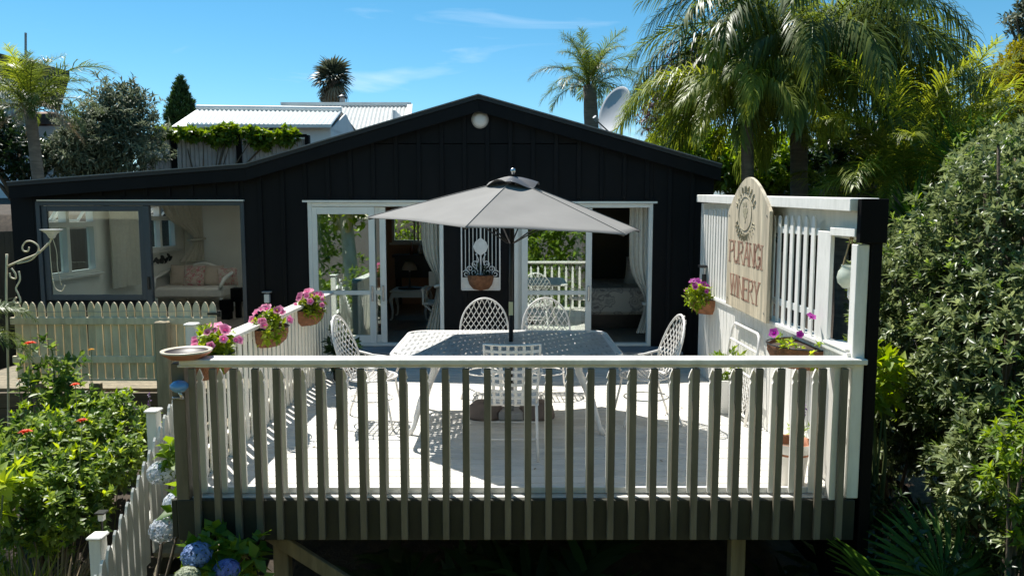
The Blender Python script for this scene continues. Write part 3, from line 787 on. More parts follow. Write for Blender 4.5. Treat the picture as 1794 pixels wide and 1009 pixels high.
def curtain(name, p0, p1, z0, z1, waves, amp, mt, label, tie=None, swing=(0, 0), cat='curtain'):
    """hanging wavy cloth from p0 to p1 (xy), gathered to p0 at the tie height"""
    n, m = waves * 10, 18; p0, p1 = Vector(p0), Vector(p1); d = p1 - p0; L = d.length; d.normalize(); nn = Vector((-d.y, d.x))
    vs = []
    for off in (0, .004):
        for j in range(m + 1):
            t = j / m; z = z1 + (z0 - z1) * t; k = 1.0
            if tie is not None:
                k = 1 - .72 * math.exp(-((z - tie) / .32) ** 2) if z > tie else 1 - .72 * math.exp(-((z - tie) / .55) ** 2)
            for i in range(n + 1):
                u = i / n
                p = p0 + d * (L * u * k) + nn * (amp * math.sin(u * waves * 2 * math.pi + .6 * math.sin(3 * t)) * (.7 + .3 * math.sin(u * 9)) + off)
                vs.append((p.x + swing[0] * t, p.y + swing[1] * t, z))
    w = n + 1; b = (m + 1) * w
    fs = [(j * w + i, j * w + i + 1, (j + 1) * w + i + 1, (j + 1) * w + i) for j in range(m) for i in range(n)]
    fs += [tuple(b + q_ for q_ in f[::-1]) for f in fs]
    o = MB().add(vs, fs)
    r = root(name, (p0.x, p0.y, z0), label, cat)
    o.build('cloth', mt, r, True)
    rod = Vector((p0.x, p0.y, z1 + .01)), Vector((p1.x, p1.y, z1 + .01))
    MB().tube(rod, .014, 8).build('curtain_rod', M['chrome'], r, True)
    if tie is not None:
        a = p0 + d * (-.02); c = p0 + d * (L * .33)
        mm = MB(); mm.tube([(a.x - nn.x * .05, a.y - nn.y * .05, tie), (c.x - nn.x * .06, c.y - nn.y * .06, tie - .03), (c.x + nn.x * .06, c.y + nn.y * .06, tie - .03), (a.x + nn.x * .05, a.y + nn.y * .05, tie)], .022, 6, closed=True)
        mm.build('tie_back', mt, r, True)
    return r
curtain('window_curtain', (XL + .25, 13.25), (XL + .25, 12.35), .75, 2.25, 6, .035, M['curtain'], 'long gathered pale curtain between the sunroom windows')
curtain('window_curtain', (XL + .62, 15.15), (XL + .2, 14.3), 1.05, 2.3, 6, .03, M['curtain'], 'pale curtain tied back beside the far sunroom window', tie=1.5)
# sofa
sx0, sx1, sy = -6.75, at(402, 500, 14.2).x, 14.2
sf = root('sofa', ((sx0 + sx1) / 2, sy, FL), 'cream camel-back sofa with white painted frame in the sunroom', 'sofa')
def hump(u): return .90 + .13 * math.exp(-((u - .5) / .2) ** 2)
n = 24; vs = []
pts = [(sx0 + (sx1 - sx0) * i / n, hump(i / n)) for i in range(n + 1)]
MB().prism([(sx0, .5)] + pts + [(sx1, .5)], (0, sy + .38, 0), (1, 0, 0), (0, 0, 1), (0, .12, 0)).build('backrest', M['sofa'], sf)
MB().tube([(p[0], sy + .43, p[1]) for p in pts], .03, 8).build('back_rail', M['joinery'], sf, True)
MB().span((sx0, sy - .35, .42), (sx1, sy + .37, .62), .04).build('seat', M['sofa'], sf)
for X in (sx0 + .05, sx1 - .05):
    MB().tube([(X, sy + .42, .92), (X + (.06 if X > -6 else -.02), sy + .1, .86), (X + (.07 if X > -6 else -.03), sy - .3, .78), (X, sy - .36, .6)], [.03, .035, .04, .03], 8).build('arm', M['joinery'], sf, True)
    for yy in (sy - .3, sy + .4): MB().span((X - .025, yy - .025, FL), (X + .025, yy + .025, .43), .005).build('leg', M['joinery'], sf)
def cushion(name, c, s, mt, label, rz=0, lean=.3, group=None):
    vs, fs = [], []; n = 10
    for sg in (1, -1):
        for j in range(n + 1):
            for i in range(n + 1):
                u, v = i / n * 2 - 1, j / n * 2 - 1
                th = (max(0, (1 - abs(u) ** 3.5) * (1 - abs(v) ** 3.5))) ** .6
                vs.append((u * s / 2 * (1 - .06 * (1 - v * v)), sg * th * s * .2, v * s / 2 * (1 - .06 * (1 - u * u))))
    w = n + 1
    for h in (0, 1):
        for j in range(n):
            for i in range(n):
                f = (h * w * w + j * w + i, h * w * w + j * w + i + 1, h * w * w + (j + 1) * w + i + 1, h * w * w + (j + 1) * w + i)
                fs.append(f if h else f[::-1])
    Mx = Matrix.Rotation(rz, 3, 'Z') @ Matrix.Rotation(-lean, 3, 'X'); cc = Vector(c)
    mb = MB().add([tuple(Mx @ Vector(v) + cc) for v in vs], fs)
    return thing(name, mb, mt, label, 'cushion', group, True)
cushion('sofa_cushion', (-6.45, sy + .22, .80), .44, M['cushion2'], 'plain beige cushion at the left of the sunroom sofa')
cushion('sofa_cushion', (-6.15, sy + .10, .80), .42, M['cushion'], 'pink floral cushion in the middle of the sunroom sofa')
cushion('sofa_cushion', (-5.83, sy + .2, .80), .42, M['cushion2'], 'plain beige cushion right of the pink floral cushion')
cushion('sofa_cushion', (-5.5, sy + .12, .79), .36, M['cushion'], 'small floral cushion against the sofa arm', rz=.5)
# black wall flower ornament and speakers
fl = MB()
for k in range(16):
    a = rng.uniform(0, 6.28); yy, zz = 14.4 + rng.normal(0, .2), 1.12 + rng.normal(0, .045)
    pts = [(.075 * math.cos(t * .785 + a), .05 * math.sin(t * .785)) for t in range(8)]
    fl.prism(pts, (XL + .125 + .004 * (k % 4), yy, zz), (0, 1, 0), (0, 0, 1), (.012, 0, 0))
thing('wall_ornament', fl, M['blackmetal'], 'black metal flower ornament on the sunroom wall', 'wall ornament')
sp = root('black_cabinet', at(417, 528, 13.0), 'small black boxes standing beside the sunroom sofa', 'cabinet')
c0 = at(417, 516, 13.0)
sp.location = (c0.x, 13.0, FL); W[sp.name] = Matrix.Translation((c0.x, 13.0, FL))
MB().span((c0.x - .1, 12.9, c0.z - .12), (c0.x + .1, 13.1, c0.z + .12), .008).build('box', M['blackpaint'], sp)
MB().span((c0.x - .04, 12.95, FL), (c0.x + .04, 13.05, c0.z - .118)).build('stand', M['blackpaint'], sp)
MB().span((c0.x - .22, 12.7, FL + .12), (c0.x - .045, 12.9, FL + .34), .008).build('drawer', M['blackpaint'], sp)
MB().span((c0.x - .2, 12.72, FL), (c0.x - .06, 12.88, FL + .118)).build('plinth', M['blackpaint'], sp)
# ---- living room
lv = root('coffee_table', (-1.75, 12.9, FL), 'white coffee table with curved legs inside the living room', 'table')
ct = at(718, 506, 12.9)
x0, x1 = at(688, 506, 12.9).x, at(752, 506, 12.9).x
lv.location = (ct.x, 12.9, FL); W[lv.name] = Matrix.Translation((ct.x, 12.9, FL))
tz = ct.z
MB().span((x0, 12.55, tz - .03), (x1, 13.3, tz), .008).build('table_top', M['joinery'], lv)
MB().span((x0 + .04, 12.6, tz - .12), (x1 - .04, 13.25, tz - .031)).build('apron', M['joinery'], lv)
for X in (x0 + .05, x1 - .05):
    for Y in (12.62, 13.22):
        s = 1 if X > ct.x else -1
        MB().tube([(X, Y, tz - .06), (X + s * .045, Y, tz - .16), (X + s * .01, Y, FL + .16), (X + s * .02, Y, FL + .04), (X + s * .05, Y, FL)], [.035, .035, .02, .016, .022], 8).build('leg', M['joinery'], lv, True)
lp = root('table_lamp', (ct.x, 12.9, tz), 'slim table lamp with cream shade on the white coffee table', 'lamp')
MB().lathe([(.0, 0), (.2, 0), (.21, .02), (.19, .03), (.03, .035), (.016, .06), (.012, .3)], 20, (ct.x, 12.9, tz)).build('base', M['darkwood'], lp, True)
MB().tube([(ct.x, 12.9, tz + .25), (ct.x, 12.9, tz + .36)], .012, 8).build('stem', M['wmetal'], lp, True)
MB().lathe([(.135, .33), (.125, .38), (.075, .47), (.07, .47), (.12, .38), (.13, .33)], 20, (ct.x, 12.9, tz)).build('lamp_shade', M['lampshade'], lp, True)
dr = root('side_board', (-2.0, 14.7, FL), 'dark timber sideboard under the living room window', 'sideboard')
MB().span((-2.35, 14.5, 1.15), (-1.3, 14.98, 1.2), .006).build('top', M['darkwood'], dr)
MB().span((-2.3, 14.53, .75), (-1.35, 14.97, 1.148)).build('cabinet', M['darkwood'], dr)
for X in (-2.26, -1.4):
    for Y in (14.57, 14.93): MB().span((X - .03, Y - .03, FL), (X + .03, Y + .03, .75)).build('leg', M['darkwood'], dr)
for k, (X, h, r, mt, lb) in enumerate(((-1.98, .24, .035, 'bottle', 'amber glass bottle standing on the dark sideboard'), (-1.82, .2, .05, 'paleglass', 'pale round decanter standing on the dark sideboard'), (-1.68, .26, .045, 'paleglass', 'tall pale glass bottle on the dark sideboard'), (-1.52, .18, .05, 'paleglass', 'short pale glass jar on the dark sideboard'))):
    thing('glass_bottle', MB().lathe([(0, 0), (r, 0), (r, h * .55), (r * .4, h * .75), (r * .35, h), (0, h)], 14, (X, 14.62, 1.2)), M[mt], lb, 'bottle', None, True)
bw = rect_frame('window', house, BWIN[0], BWIN[1], BWIN[2], BWIN[3], 14.97, .05, .1, M['joinery'])
MB().span((BWIN[0] - .04, 14.9, BWIN[2] - .04), (BWIN[1] + .04, 14.968, BWIN[2])).build('sill', M['joinery'], bw)
pane(bw, BWIN[0] + .05, BWIN[1] - .05, BWIN[2] + .05, BWIN[3] - .05, 15.02, M['glassd'])
for k in range(6):
    X = -1.98 + k * .075
    MB().span((X, 14.95, BWIN[2] + .02), (X + .035, 14.956, BWIN[3] - .02)).build('blind_slat', M['joinery'], bw)
for (o_, y_) in ((ADDED_SBW, YB - .2), (ADDED_LBW, 15.0)):  # frames for the two added back windows
    w_ = rect_frame('window', house, o_[0], o_[1], o_[2], o_[3], y_ + .01, .05, .08, M['joinery'])
    pane(w_, o_[0] + .05, o_[1] - .05, o_[2] + .05, o_[3] - .05, y_ + .05, M['glassd'])
curtain('door_curtain', (aX(771), YW + .25), (aX(735), YW + .25), .3, 2.2, 5, .03, M['curtain'], 'pale curtain tied back at the living room door', tie=1.0)
# director chair
dc = at(765, 560, 11.6)
d = root('director_chair', (-1.05, 11.6, FL), 'white folding director chair inside the living room doorway', 'chair')
bx = at(752, 540, 11.6).x
for Y in (11.4, 11.8):
    MB().bar((bx - .06, Y, FL), (bx + .42, Y, FL + .42), .03, .025).build('leg', M['joinery'], d)
    MB().bar((bx + .42, Y + .028, FL), (bx - .06, Y + .028, FL + .42), .03, .025).build('leg', M['joinery'], d)
for X in (bx - .07, bx + .43):
    MB().span((X - .03, 11.36, FL + .64), (X + .03, 11.9, FL + .67), .004).build('arm_rest', M['joinery'], d)
    for Y in (11.4, 11.83): MB().span((X - .015, Y - .015, FL + .42), (X + .015, Y + .015, FL + .64)).build('arm_post', M['joinery'], d)
MB().span((bx - .06, 11.38, FL + .42), (bx + .42, 11.85, FL + .45), .006).build('seat', M['joinery'], d)
MB().span((bx - .03, 11.84, FL + .66), (bx + .4, 11.87, FL + .9), .006).build('backrest', M['joinery'], d)
# ---- bedroom
bd = root('bed', (1.9, 12.4, FL), 'bed with grey floral cover seen through the right door', 'bed')
b0 = at(1043, 505, 11.7)
MB().span((b0.x - .25, 11.65, b0.z - .42), (XR - .15, 13.6, b0.z), .05).build('bed_cover', M['bedspread'], bd)
MB().span((b0.x - .2, 11.75, FL), (XR - .2, 13.5, b0.z - .421)).build('bed_base', M['darkwood'], bd)
cushion('bed_pillow', (2.15, 12.5, b0.z + .21), .5, M['bedspread'], 'grey floral pillow leaning on the bed cushions', rz=-.4, lean=.35)
cushion('bed_pillow', (2.42, 12.85, b0.z + .23), .52, M['sofa'], 'plain pale pillow behind the floral pillow', rz=-.2, lean=.3)
wd = root('wardrobe', (1.1, 13.4, FL), 'tall dark wardrobe against the bedroom wall', 'wardrobe')
MB().span((.85, 13.2, FL), (1.42, 13.85, 2.2), .01).build('carcass', M['darkwood'], wd)
MB().span((.88, 13.175, FL + .08), (1.13, 13.198, 2.15), .004).build('door', M['darkwood'], wd); MB().span((1.14, 13.175, FL + .08), (1.39, 13.198, 2.15), .004).build('door', M['darkwood'], wd)
curtain('door_curtain', (aX(1146), YW + .22), (aX(1106), YW + .22), .3, 2.2, 5, .03, M['curtain'], 'pale curtain tied back at the bedroom door', tie=.75)

# ---- iron wall panel with coir basket
pc = at(840, 455, YW - .03)
pw = root('wall_trellis', (pc.x, YW - .03, at(840, 505, YW).z), 'white iron scroll panel on the black wall between the doors', 'wall panel')
px0, px1, pz0, pz1 = at(806, 0, YW).x, at(875, 0, YW).x, at(840, 507, YW).z, at(840, 392, YW).z
yy = YW - .04
fr = MB()
for (a, b) in (((px0, pz0), (px0, pz1)), ((px1, pz0), (px1, pz1)), ((px0, pz1), (px1, pz1)), ((px0, pz0), (px1, pz0))): fr.bar((a[0], yy, a[1]), (b[0], yy, b[1]), .018, .018)
fr.build('panel_frame', M['wmetal'], pw)
for k in range(9):
    X = px0 + (px1 - px0) * (k + 1) / 10
    lo = pz0 + .26 + .12 * (1 - abs(k - 4) / 4) if k != 4 else pz0 + .18
    MB().tube([(X, yy, lo), (X, yy, pz1)], .006 if k != 4 else .012, 6).build('vertical_bar', M['wmetal'], pw)
def scroll(cx, cz, r, turns, a0, sgn, y, tail=None):
    pts = []
    for i in range(26):
        t = i / 25; a = a0 + sgn * turns * 2 * math.pi * t; rr = r * (1 - .82 * t)
        pts.append((cx + rr * math.cos(a), y, cz + rr * math.sin(a)))
    return ([tail] if tail else []) + pts
cxm = (px0 + px1) / 2
for s in (-1, 1):
    for (dx, dz, r, a) in ((.075, .36, .05, -1.57), (.15, .29, .05, -1.57), (.2, .22, .055, 0.5), (.09, .24, .06, 1.57)):
        MB().tube(scroll(cxm + s * dx, pz0 + dz, r, 1.4, a if s > 0 else math.pi - a, s, yy), .007, 6).build('scroll', M['wmetal'], pw, True)
    MB().tube([(cxm + s * .02, yy, pz0 + .2), (cxm + s * .06, yy, pz0 + .3), (cxm + s * .03, yy, pz0 + .42), (cxm + s * .07, yy, pz0 + .5)], .008, 6).build('scroll', M['wmetal'], pw, True)
dzc = at(840, 432, YW).z
MB().prism([(.105 * math.cos(k * math.pi / 4), .115 * math.sin(k * math.pi / 4) * (1.1 if k % 2 == 0 else .86)) for k in range(8)], (cxm, yy - .012, dzc), (1, 0, 0), (0, 0, 1), (0, .01, 0)).build('centre_plate', M['wmetal'], pw)
MB().span((px0, yy + .01, pz0), (px1, yy + .016, pz0 + .17)).build('back_plate', M['wmetal'], pw)
def half_basket(name, c, r, h, face, label, n_leaf=40, flowers=None, group=None, pet='pink', soil=True, nfl=9, leaf='lf_lime', lL=.07, shift=(0, 0), deep=1.0):
    """half-round coir basket: c = rim centre on the wall, face = angle its belly points to"""
    rt = root(name, (c[0], c[1], c[2] - h), label, 'planter', group)
    Mx = Matrix.Translation(Vector(c)) @ Matrix.Rotation(face - math.pi / 2, 4, 'Z')
    def put(mb, nm, mt, smooth=False):
        mb.v = [tuple(Mx @ Vector(p)) for p in mb.v]; return mb.build(nm, mt, rt, smooth)
    prof = [(r * 1.0, 0), (r * .99, -h * .3), (r * .88, -h * .62), (r * .6, -h * .9), (0.01, -h)]
    q = MB().lathe(prof, 18, a0=0, a1=math.pi, sy=deep)
    q.v = [(p[0] * (1 + .03 * math.sin(40 * p[0])), p[1] + .008 * math.sin(31 * p[0] + 17 * p[2]), p[2] + (.008 * math.sin(25 * p[0]) if p[2] > -.01 else 0)) for p in q.v]
    put(q, 'coir_liner', M['coir'], True)
    put(MB().prism([(r * math.cos(t), -h * (abs(math.sin(t)) ** .8)) for t in [math.pi * k / 16 for k in range(17)]], (0, -.012, 0), (1, 0, 0), (0, 0, 1), (0, .012, 0)), 'back_panel', M['coir'])
    put(MB().tube([(r * 1.03 * math.cos(t), r * 1.03 * deep * math.sin(t), .003) for t in [math.pi * k / 16 for k in range(17)]], .006, 6), 'wire_rim', M['blackmetal'], True)
    if soil: put(MB().lathe([(r * .97, -.03), (r * .5, -.012), (.005, -.008)], 18, a0=0, a1=math.pi, sy=deep), 'soil', M['soil'], True)
    cc = Mx @ Vector((shift[0], r * .45 * deep + shift[1], .03))
    if n_leaf:
        E = [(cc.x, cc.y, cc.z, r * .75 if abs(math.cos(face)) < .5 else r * .55, r * .75 if abs(math.cos(face)) > .5 else r * .55, r * .7)]
        P, D, _ = ell_shoots(E, int(n_leaf * 1.5), .3, .3)
        v, f, t = rosettes(P, D, 7, lL, .5, (20, 90), .02)
        np_obj('foliage', v, f, M[leaf], rt, t)
    for k in range(nfl):
        d_ = Vector((rng.normal(), rng.normal(), abs(rng.normal()) + .2)).normalized()
        if flowers and k < len(flowers): p = Vector(flowers[k])
        else: p = cc + Vector((d_.x * r * .8, d_.y * r * .8, d_.z * r * .75 + .01))
        petunia(rt, p, d_ + Vector((0, -.9, .2)), .034 * random.uniform(.7, 1.2), M[pet], cc)
    return rt
def petunia_mesh(material):
    vs, fs, ts = [(0, 0, -.9)], [], [0.0]; n = 15
    for ring, (r, z, t) in enumerate(((.28, -.15, .1), (.75, .12, .4), (1.0, .16, .8))):
        for k in range(n):
            a = 2 * math.pi * k / n; rr = r * (1 + (.14 if ring == 2 else .05) * math.cos(5 * a)); vs.append((rr * math.cos(a), rr * math.sin(a), z + (.06 * math.cos(10 * a) if ring == 2 else 0))); ts.append(t)
    for k in range(n): fs.append((0, 1 + k, 1 + (k + 1) % n))
    f4 = []
    for r_ in range(2):
        for k in range(n):
            a, b, c, d2 = 1 + r_ * n + k, 1 + r_ * n + (k + 1) % n, 1 + (r_ + 1) * n + (k + 1) % n, 1 + (r_ + 1) * n + k
            f4 += [(a, b, c), (a, c, d2)]
    return np_mesh('petunia_flower', np.array(vs), np.array(fs + f4), material, ts, True)
_pet = {}
def petunia(parent, p, d, s, mt, root_pt=None):
    if mt.name not in _pet: _pet[mt.name] = petunia_mesh(mt)
    o = link_mesh('flower', _pet[mt.name], parent, p, Vector(d).normalized().to_track_quat('Z', 'Y'), (s, s, s))
    return o
half_basket('coir_basket', (cxm, yy - .005, pz0 + .21), .18, .22, -math.pi / 2, 'coir lined basket hung on the white iron panel', 16, None, None, soil=True, nfl=0, leaf='lf_dark', lL=.04)
# solar wall light
sl = at(469, 520, YW - .03)
s_ = root('wall_lantern', (sl.x, YW - .03, sl.z - .06), 'small white lantern with dark cap on the black wall', 'wall light')
MB().span((sl.x - .035, YW - .085, sl.z - .08), (sl.x + .035, YW - .022, sl.z + .04), .006).build('lamp_body', M['joinery'], s_)
MB().span((sl.x - .06, YW - .1, sl.z + .06), (sl.x + .06, YW - .02, sl.z + .08), .004).build('cap', M['grey'], s_)
MB().span((sl.x - .02, YW - .04, sl.z + .041), (sl.x + .02, YW - .021, sl.z + .059)).build('bracket', M['grey'], s_)

# ================================================================ DECK
XD0, XD1 = -2.33, 2.42
deck = root('timber_deck', (0, 7.5, -1.0), 'raised deck of cream painted boards on timber posts', 'deck')
nb = 37; pit = (YW - .05 - YF) / nb
for k in range(nb):
    y = YF + k * pit
    b = MB().span((XD0 - .02 - random.uniform(0, .004), y + .004, -.032), (XD1 - .03, y + pit - .005, random.uniform(-.003, .001)), .005).build('deck_board', M['deck'], deck)
MB().span((XD0 - .03, YF - .045, -.30), (XD1, YF - .002, -.006), .005).build('fascia_board', M['fascia'], deck)
MB().span((XD0 - .075, YF - .04, -.28), (XD0 - .035, YW - .1, -.006), .005).build('fascia_board', M['fascia'], deck)
for X in [XD0 + .05 + i * .62 for i in range(8)]:
    MB().span((X, YF + .002, -.22), (X + .045, YW - .12, -.034)).build('joist', M['timber'], deck)
for (X, Y) in ((at(495, 960, YF + .25).x, YF + .25), (at(1290, 960, YF + .35).x, YF + .35), (0.0, 7.4), (-1.9, 8.6), (1.7, 8.6)):
    MB().span((X - .055, Y - .055, gz(X, Y) - .2), (X + .055, Y + .055, -.222), .006).build('post', M['timber'], deck)
a, b = at(462, 928, YF + .18), at(640, 1040, YF + .18)
MB().bar(a, b, .1, .045, .004, up=(0, 1, 0)).build('brace', M['timber'], deck)
MB().span((XD0, YF + .2, -.34), (XD1 - .05, YF + .3, -.223)).build('bearer', M['timber'], deck)

# ---- front railing
RZ = 1.005
rl = root('front_railing', (0, YF, -.3), 'white front deck railing with weathered balusters and flat top rail', 'railing')
MB().span((at(322, 630, YF).x, YF - .085, RZ - .04), (at(1511, 632, YF).x, YF + .065, RZ), .006).build('top_rail', M['rail'], rl)
MB().span((XD0 + .02, YF - .066, RZ - .06), (XD1 - .05, YF - .024, RZ - .042), .005).build('under_rail', M['rail'], rl)
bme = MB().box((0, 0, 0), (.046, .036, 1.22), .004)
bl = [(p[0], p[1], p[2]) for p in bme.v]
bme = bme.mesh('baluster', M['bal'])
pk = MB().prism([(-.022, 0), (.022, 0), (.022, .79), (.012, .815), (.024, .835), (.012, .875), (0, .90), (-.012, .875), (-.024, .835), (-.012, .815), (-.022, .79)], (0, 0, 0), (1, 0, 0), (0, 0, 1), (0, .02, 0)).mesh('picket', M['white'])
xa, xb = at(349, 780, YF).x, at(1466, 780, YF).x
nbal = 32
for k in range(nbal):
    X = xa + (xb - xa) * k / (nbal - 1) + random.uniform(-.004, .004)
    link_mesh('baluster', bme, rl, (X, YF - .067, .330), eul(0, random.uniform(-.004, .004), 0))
    link_mesh('picket', pk, rl, (X + .0, YF + .045, .012), eul(0, random.uniform(-.006, .006), 0))
MB().span((XD0 + .03, YF + .066, .002), (XD1 - .08, YF + .09, .045), .003).build('picket_rail', M['white'], rl)
for X in (XD0 + .01, XD1 - .14):
    MB().span((X - .045, YF - .04, -.298), (X + .045, YF + .04, RZ - .036), .005).build('post', M['bal'] if X < 0 else M['white'], rl)

# ---- left railing
ll = root('side_railing', (XD0, 7.3, 0), 'cream paling side railing running back to the house', 'railing')
MB().span((XD0 - .10, YF + .08, RZ - .035), (XD0 + .05, 9.45, RZ), .006).build('top_rail', M['rail'], ll)
MB().span((XD0 - .07, YF + .1, RZ - .14), (XD0 - .03, 9.43, RZ - .037)).build('under_rail', M['cream'], ll)
MB().span((XD0 - .07, YF + .1, .1), (XD0 - .03, 9.43, .19)).build('under_rail', M['cream'], ll)
pal = MB().box((0, 0, 0), (.014, .078, .97), .003).mesh('paling', M['cream'])
for k in range(33):
    y = YF + .17 + k * .13
    link_mesh('paling', pal, ll, (XD0 - .018, y, .48), eul(random.uniform(-.004, .004), 0, 0))
MB().span((XD0 - .09, 9.41, 0), (XD0 - .0, 9.5, RZ - .036), .004).build('post', M['cream'], ll)

# ---- right privacy screen
XS = 2.36; Y1 = 9.3
sc = root('privacy_screen', (XS + .06, 7.2, 0), 'tall white picket privacy screen with black outer side along the deck', 'screen')
def capz(y): return 2.06 + (2.19 - 2.06) * (y - YF) / (Y1 - YF)
lb = MB().box((0, 0, 0), (.022, .118, 1.0), .004).mesh('board', M['white'])
for k in range(33):
    y = YF + .12 + k * .1275
    if y < Y1 - .02: link_mesh('board', lb, sc, (XS + .012, y, .502), eul(random.uniform(-.003, .003), 0, 0))
MB().bar((XS + .05, YF, 1.02), (XS + .05, Y1, 1.02), .15, .035, .004, up=(0, 0, 1)).build('sill_rail', M['white'], sc)
MB().bar((XS + .05, YF - .0, capz(YF)), (XS + .05, Y1 + .05, capz(Y1)), .2, .09, .005).build('cap_rail', M['white'], sc)
MB().bar((XS + .1, YF + .05, capz(YF) - .15), (XS + .1, Y1, capz(Y1) - .15), .04, .2, .003).build('header_board', M['cream'], sc)
def round_picket(w, h):
    n = 7; pts = [(-w / 2, 0), (w / 2, 0)] + [(w / 2 * math.cos(math.pi * i / n), h - w * .9 + w * .9 * math.sin(math.pi * i / n)) for i in range(n + 1)]
    return MB().prism(pts, (0, 0, 0), (0, 1, 0), (0, 0, 1), (.012, 0, 0)).mesh('picket', M['white'])
rp = round_picket(.066, .95)
for k in range(7): link_mesh('picket', rp, sc, (XS + .0, 5.83 + k * .148, 1.035), eul(random.uniform(-.008, .008), 0, 0))
rp2 = round_picket(.066, 1.02)
for k in range(13): link_mesh('picket', rp2, sc, (XS + .0, 7.78 + k * .112, 1.035), eul(random.uniform(-.008, .008), 0, 0))
for (z, y0) in ((1.86, 5.75), (1.22, 5.75)):
    MB().span((XS + .0135, y0, z - .03), (XS + .026, Y1, z + .03), .003).build('picket_rail', M['white'], sc)
# window opening in the screen
MB().span((XS + .0, 5.50, 1.04), (XS + .03, 5.74, 1.87), .004).build('jamb_board', M['white'], sc)
MB().span((XS - .01, 5.10, 1.84), (XS + .06, 5.5, 1.9), .004).build('head_board', M['white'], sc)
MB().span((XS - .03, YF + .02, 1.04), (XS + .12, 5.5, 1.06), .004).build('sill_board', M['white'], sc)
MB().span((XS - .0, YF - .03, .0), (XS + .085, YF + .06, 1.79), .005).build('post', M['white'], sc)
MB().span((XS + .09, YF - .05, -.42), (XS + .165, YF + .1, 2.03), .006).build('outer_post', M['blackpaint'], sc)
MB().span((XS + .0, YF - .062, 1.80), (XS + .185, YF - .001, 2.1), .004).build('beam_end', M['blackpaint'], sc)
ob = MB().box((0, 0, 0), (.02, .2, 1.9), .003).mesh('outer_board', M['blackpaint'])
for k in range(20):
    y = 5.3 + k * .205
    if y < Y1: link_mesh('outer_board', ob, sc, (XS + .12, y, .06), None)
MB().span((XS, Y1 - .09, 0), (XS + .09, Y1, 2.13), .004).build('post', M['white'], sc)
bl_ = at(1233, 470, 9.0)
wl_ = root('screen_lantern', (XS - .03, 9.0, 1.2), 'slim black solar light fixed to the white screen', 'wall light')
MB().span((XS - .05, 8.97, 1.05), (XS - .002, 9.0, 1.27), .004).build('bracket', M['blackmetal'], wl_)
MB().span((XS - .09, 8.92, 1.35), (XS - .002, 9.05, 1.38), .004).build('cap', M['blackmetal'], wl_)
MB().span((XS - .03, 8.975, 1.271), (XS - .002, 8.995, 1.349)).build('stem', M['chrome'], wl_)

# ---- winery sign
sg = root('winery_sign', (XS - .05, 7.25, 1.05), 'arched pale timber sign with faded winery lettering on the white screen', 'sign')
SX = XS - .05; SY0, SY1 = 7.86, 6.60   # left edge and right edge as read
sw = SY0 - SY1
out = [(0, 0), (sw, -.03)]
for i in range(25):
    t = i / 24; u = sw * (1 - t); s = abs(2 * t - 1)
    out.append((u, .97 + .33 * (1 - s ** 1.75)))
MB().prism(out, (SX, SY0, 1.05), (0, -1, 0), (0, 0, 1), (-.03, 0, 0)).build('sign_board', M['sign'], sg)
GLY = {'P': ([[(0, 0), (0, 1)], [(0, 1), (.45, .98), (.6, .78), (.45, .55), (0, .5)]], .7), 'U': ([[(0, 1), (0, .25), (.15, .03), (.4, .03), (.58, .25), (.58, 1)]], .7),
       'R': ([[(0, 0), (0, 1)], [(0, 1), (.42, .98), (.55, .78), (.42, .55), (0, .5)], [(.25, .5), (.62, 0)]], .74), 'A': ([[(0, 0), (.33, 1)], [(.33, 1), (.66, 0)], [(.13, .36), (.53, .36)]], .76),
       'N': ([[(0, 0), (0, 1)], [(0, 1), (.58, 0)], [(.58, 0), (.58, 1)]], .74), 'G': ([[(.6, .82), (.42, 1), (.18, .95), (0, .7), (0, .3), (.18, .04), (.45, .03), (.6, .2), (.6, .45), (.35, .45)]], .74),
       'I': ([[(.06, 0), (.06, 1)]], .26), 'W': ([[(0, 1), (.22, 0)], [(.22, 0), (.44, 1)], [(.44, 1), (.66, 0)], [(.66, 0), (.88, 1)]], 1.0), 'E': ([[(0, 0), (0, 1)], [(0, 1), (.5, 1)], [(0, .52), (.4, .52)], [(0, 0), (.52, 0)]], .64), 'Y': ([[(0, 1), (.3, .45)], [(.6, 1), (.3, .45)], [(.3, .45), (.3, 0)]], .68)}
def letter(ch, y, z, w, h, dy_dz, name='letter'):
    mb = MB(); X = SX - .0312
    st_, adv = GLY[ch]
    def pt(p): return Vector((X, y - p[0] * w, z + p[1] * h))
    for si, s in enumerate(st_):
        for (a, b) in zip(s, s[1:]):
            d_ = abs(b[0] - a[0]); thick = .032 if d_ < .35 else .017
            A, B = pt(a), pt(b); e = (B - A).normalized() * .006
            mb.bar(A - e, B + e, .0035 + .0007 * (si % 3), thick, 0, up=(0, (B - A).z, -(B - A).y))
    for s in st_:
        for p in (s[0], s[-1]):
            if p[1] in (0, 1): mb.bar(pt((p[0], p[1])) + Vector((0, .036, 0)), pt((p[0], p[1])) - Vector((0, .036, 0)), .0028, .012, 0, up=(0, 0, 1))
    mb.build(name, M['signred'], sg)
def word(tx, y0, y1, z, h):
    tot = sum(GLY[c][1] for c in tx) - .12; k = (y0 - y1) / tot; y = y0
    for i, c in enumerate(tx):
        letter(c, y, z - .02 * i / len(tx), k, h, 0); y -= GLY[c][1] * k
word('PURANGI', SY0 - .10, SY1 + .15, 1.51, .215)
word('WINERY', SY0 - .15, SY1 + .22, 1.17, .21)
for (dy, z) in ((.06, 1.12), (sw - .06, 1.10), (.06, 1.98), (sw - .06, 1.98)):
    MB().prism([(.011 * math.cos(k * 1.047), .011 * math.sin(k * 1.047)) for k in range(6)], (SX - .03, SY0 - dy, z), (0, -1, 0), (0, 0, 1), (-.005, 0, 0)).build('screw_head', M['chrome'], sg)
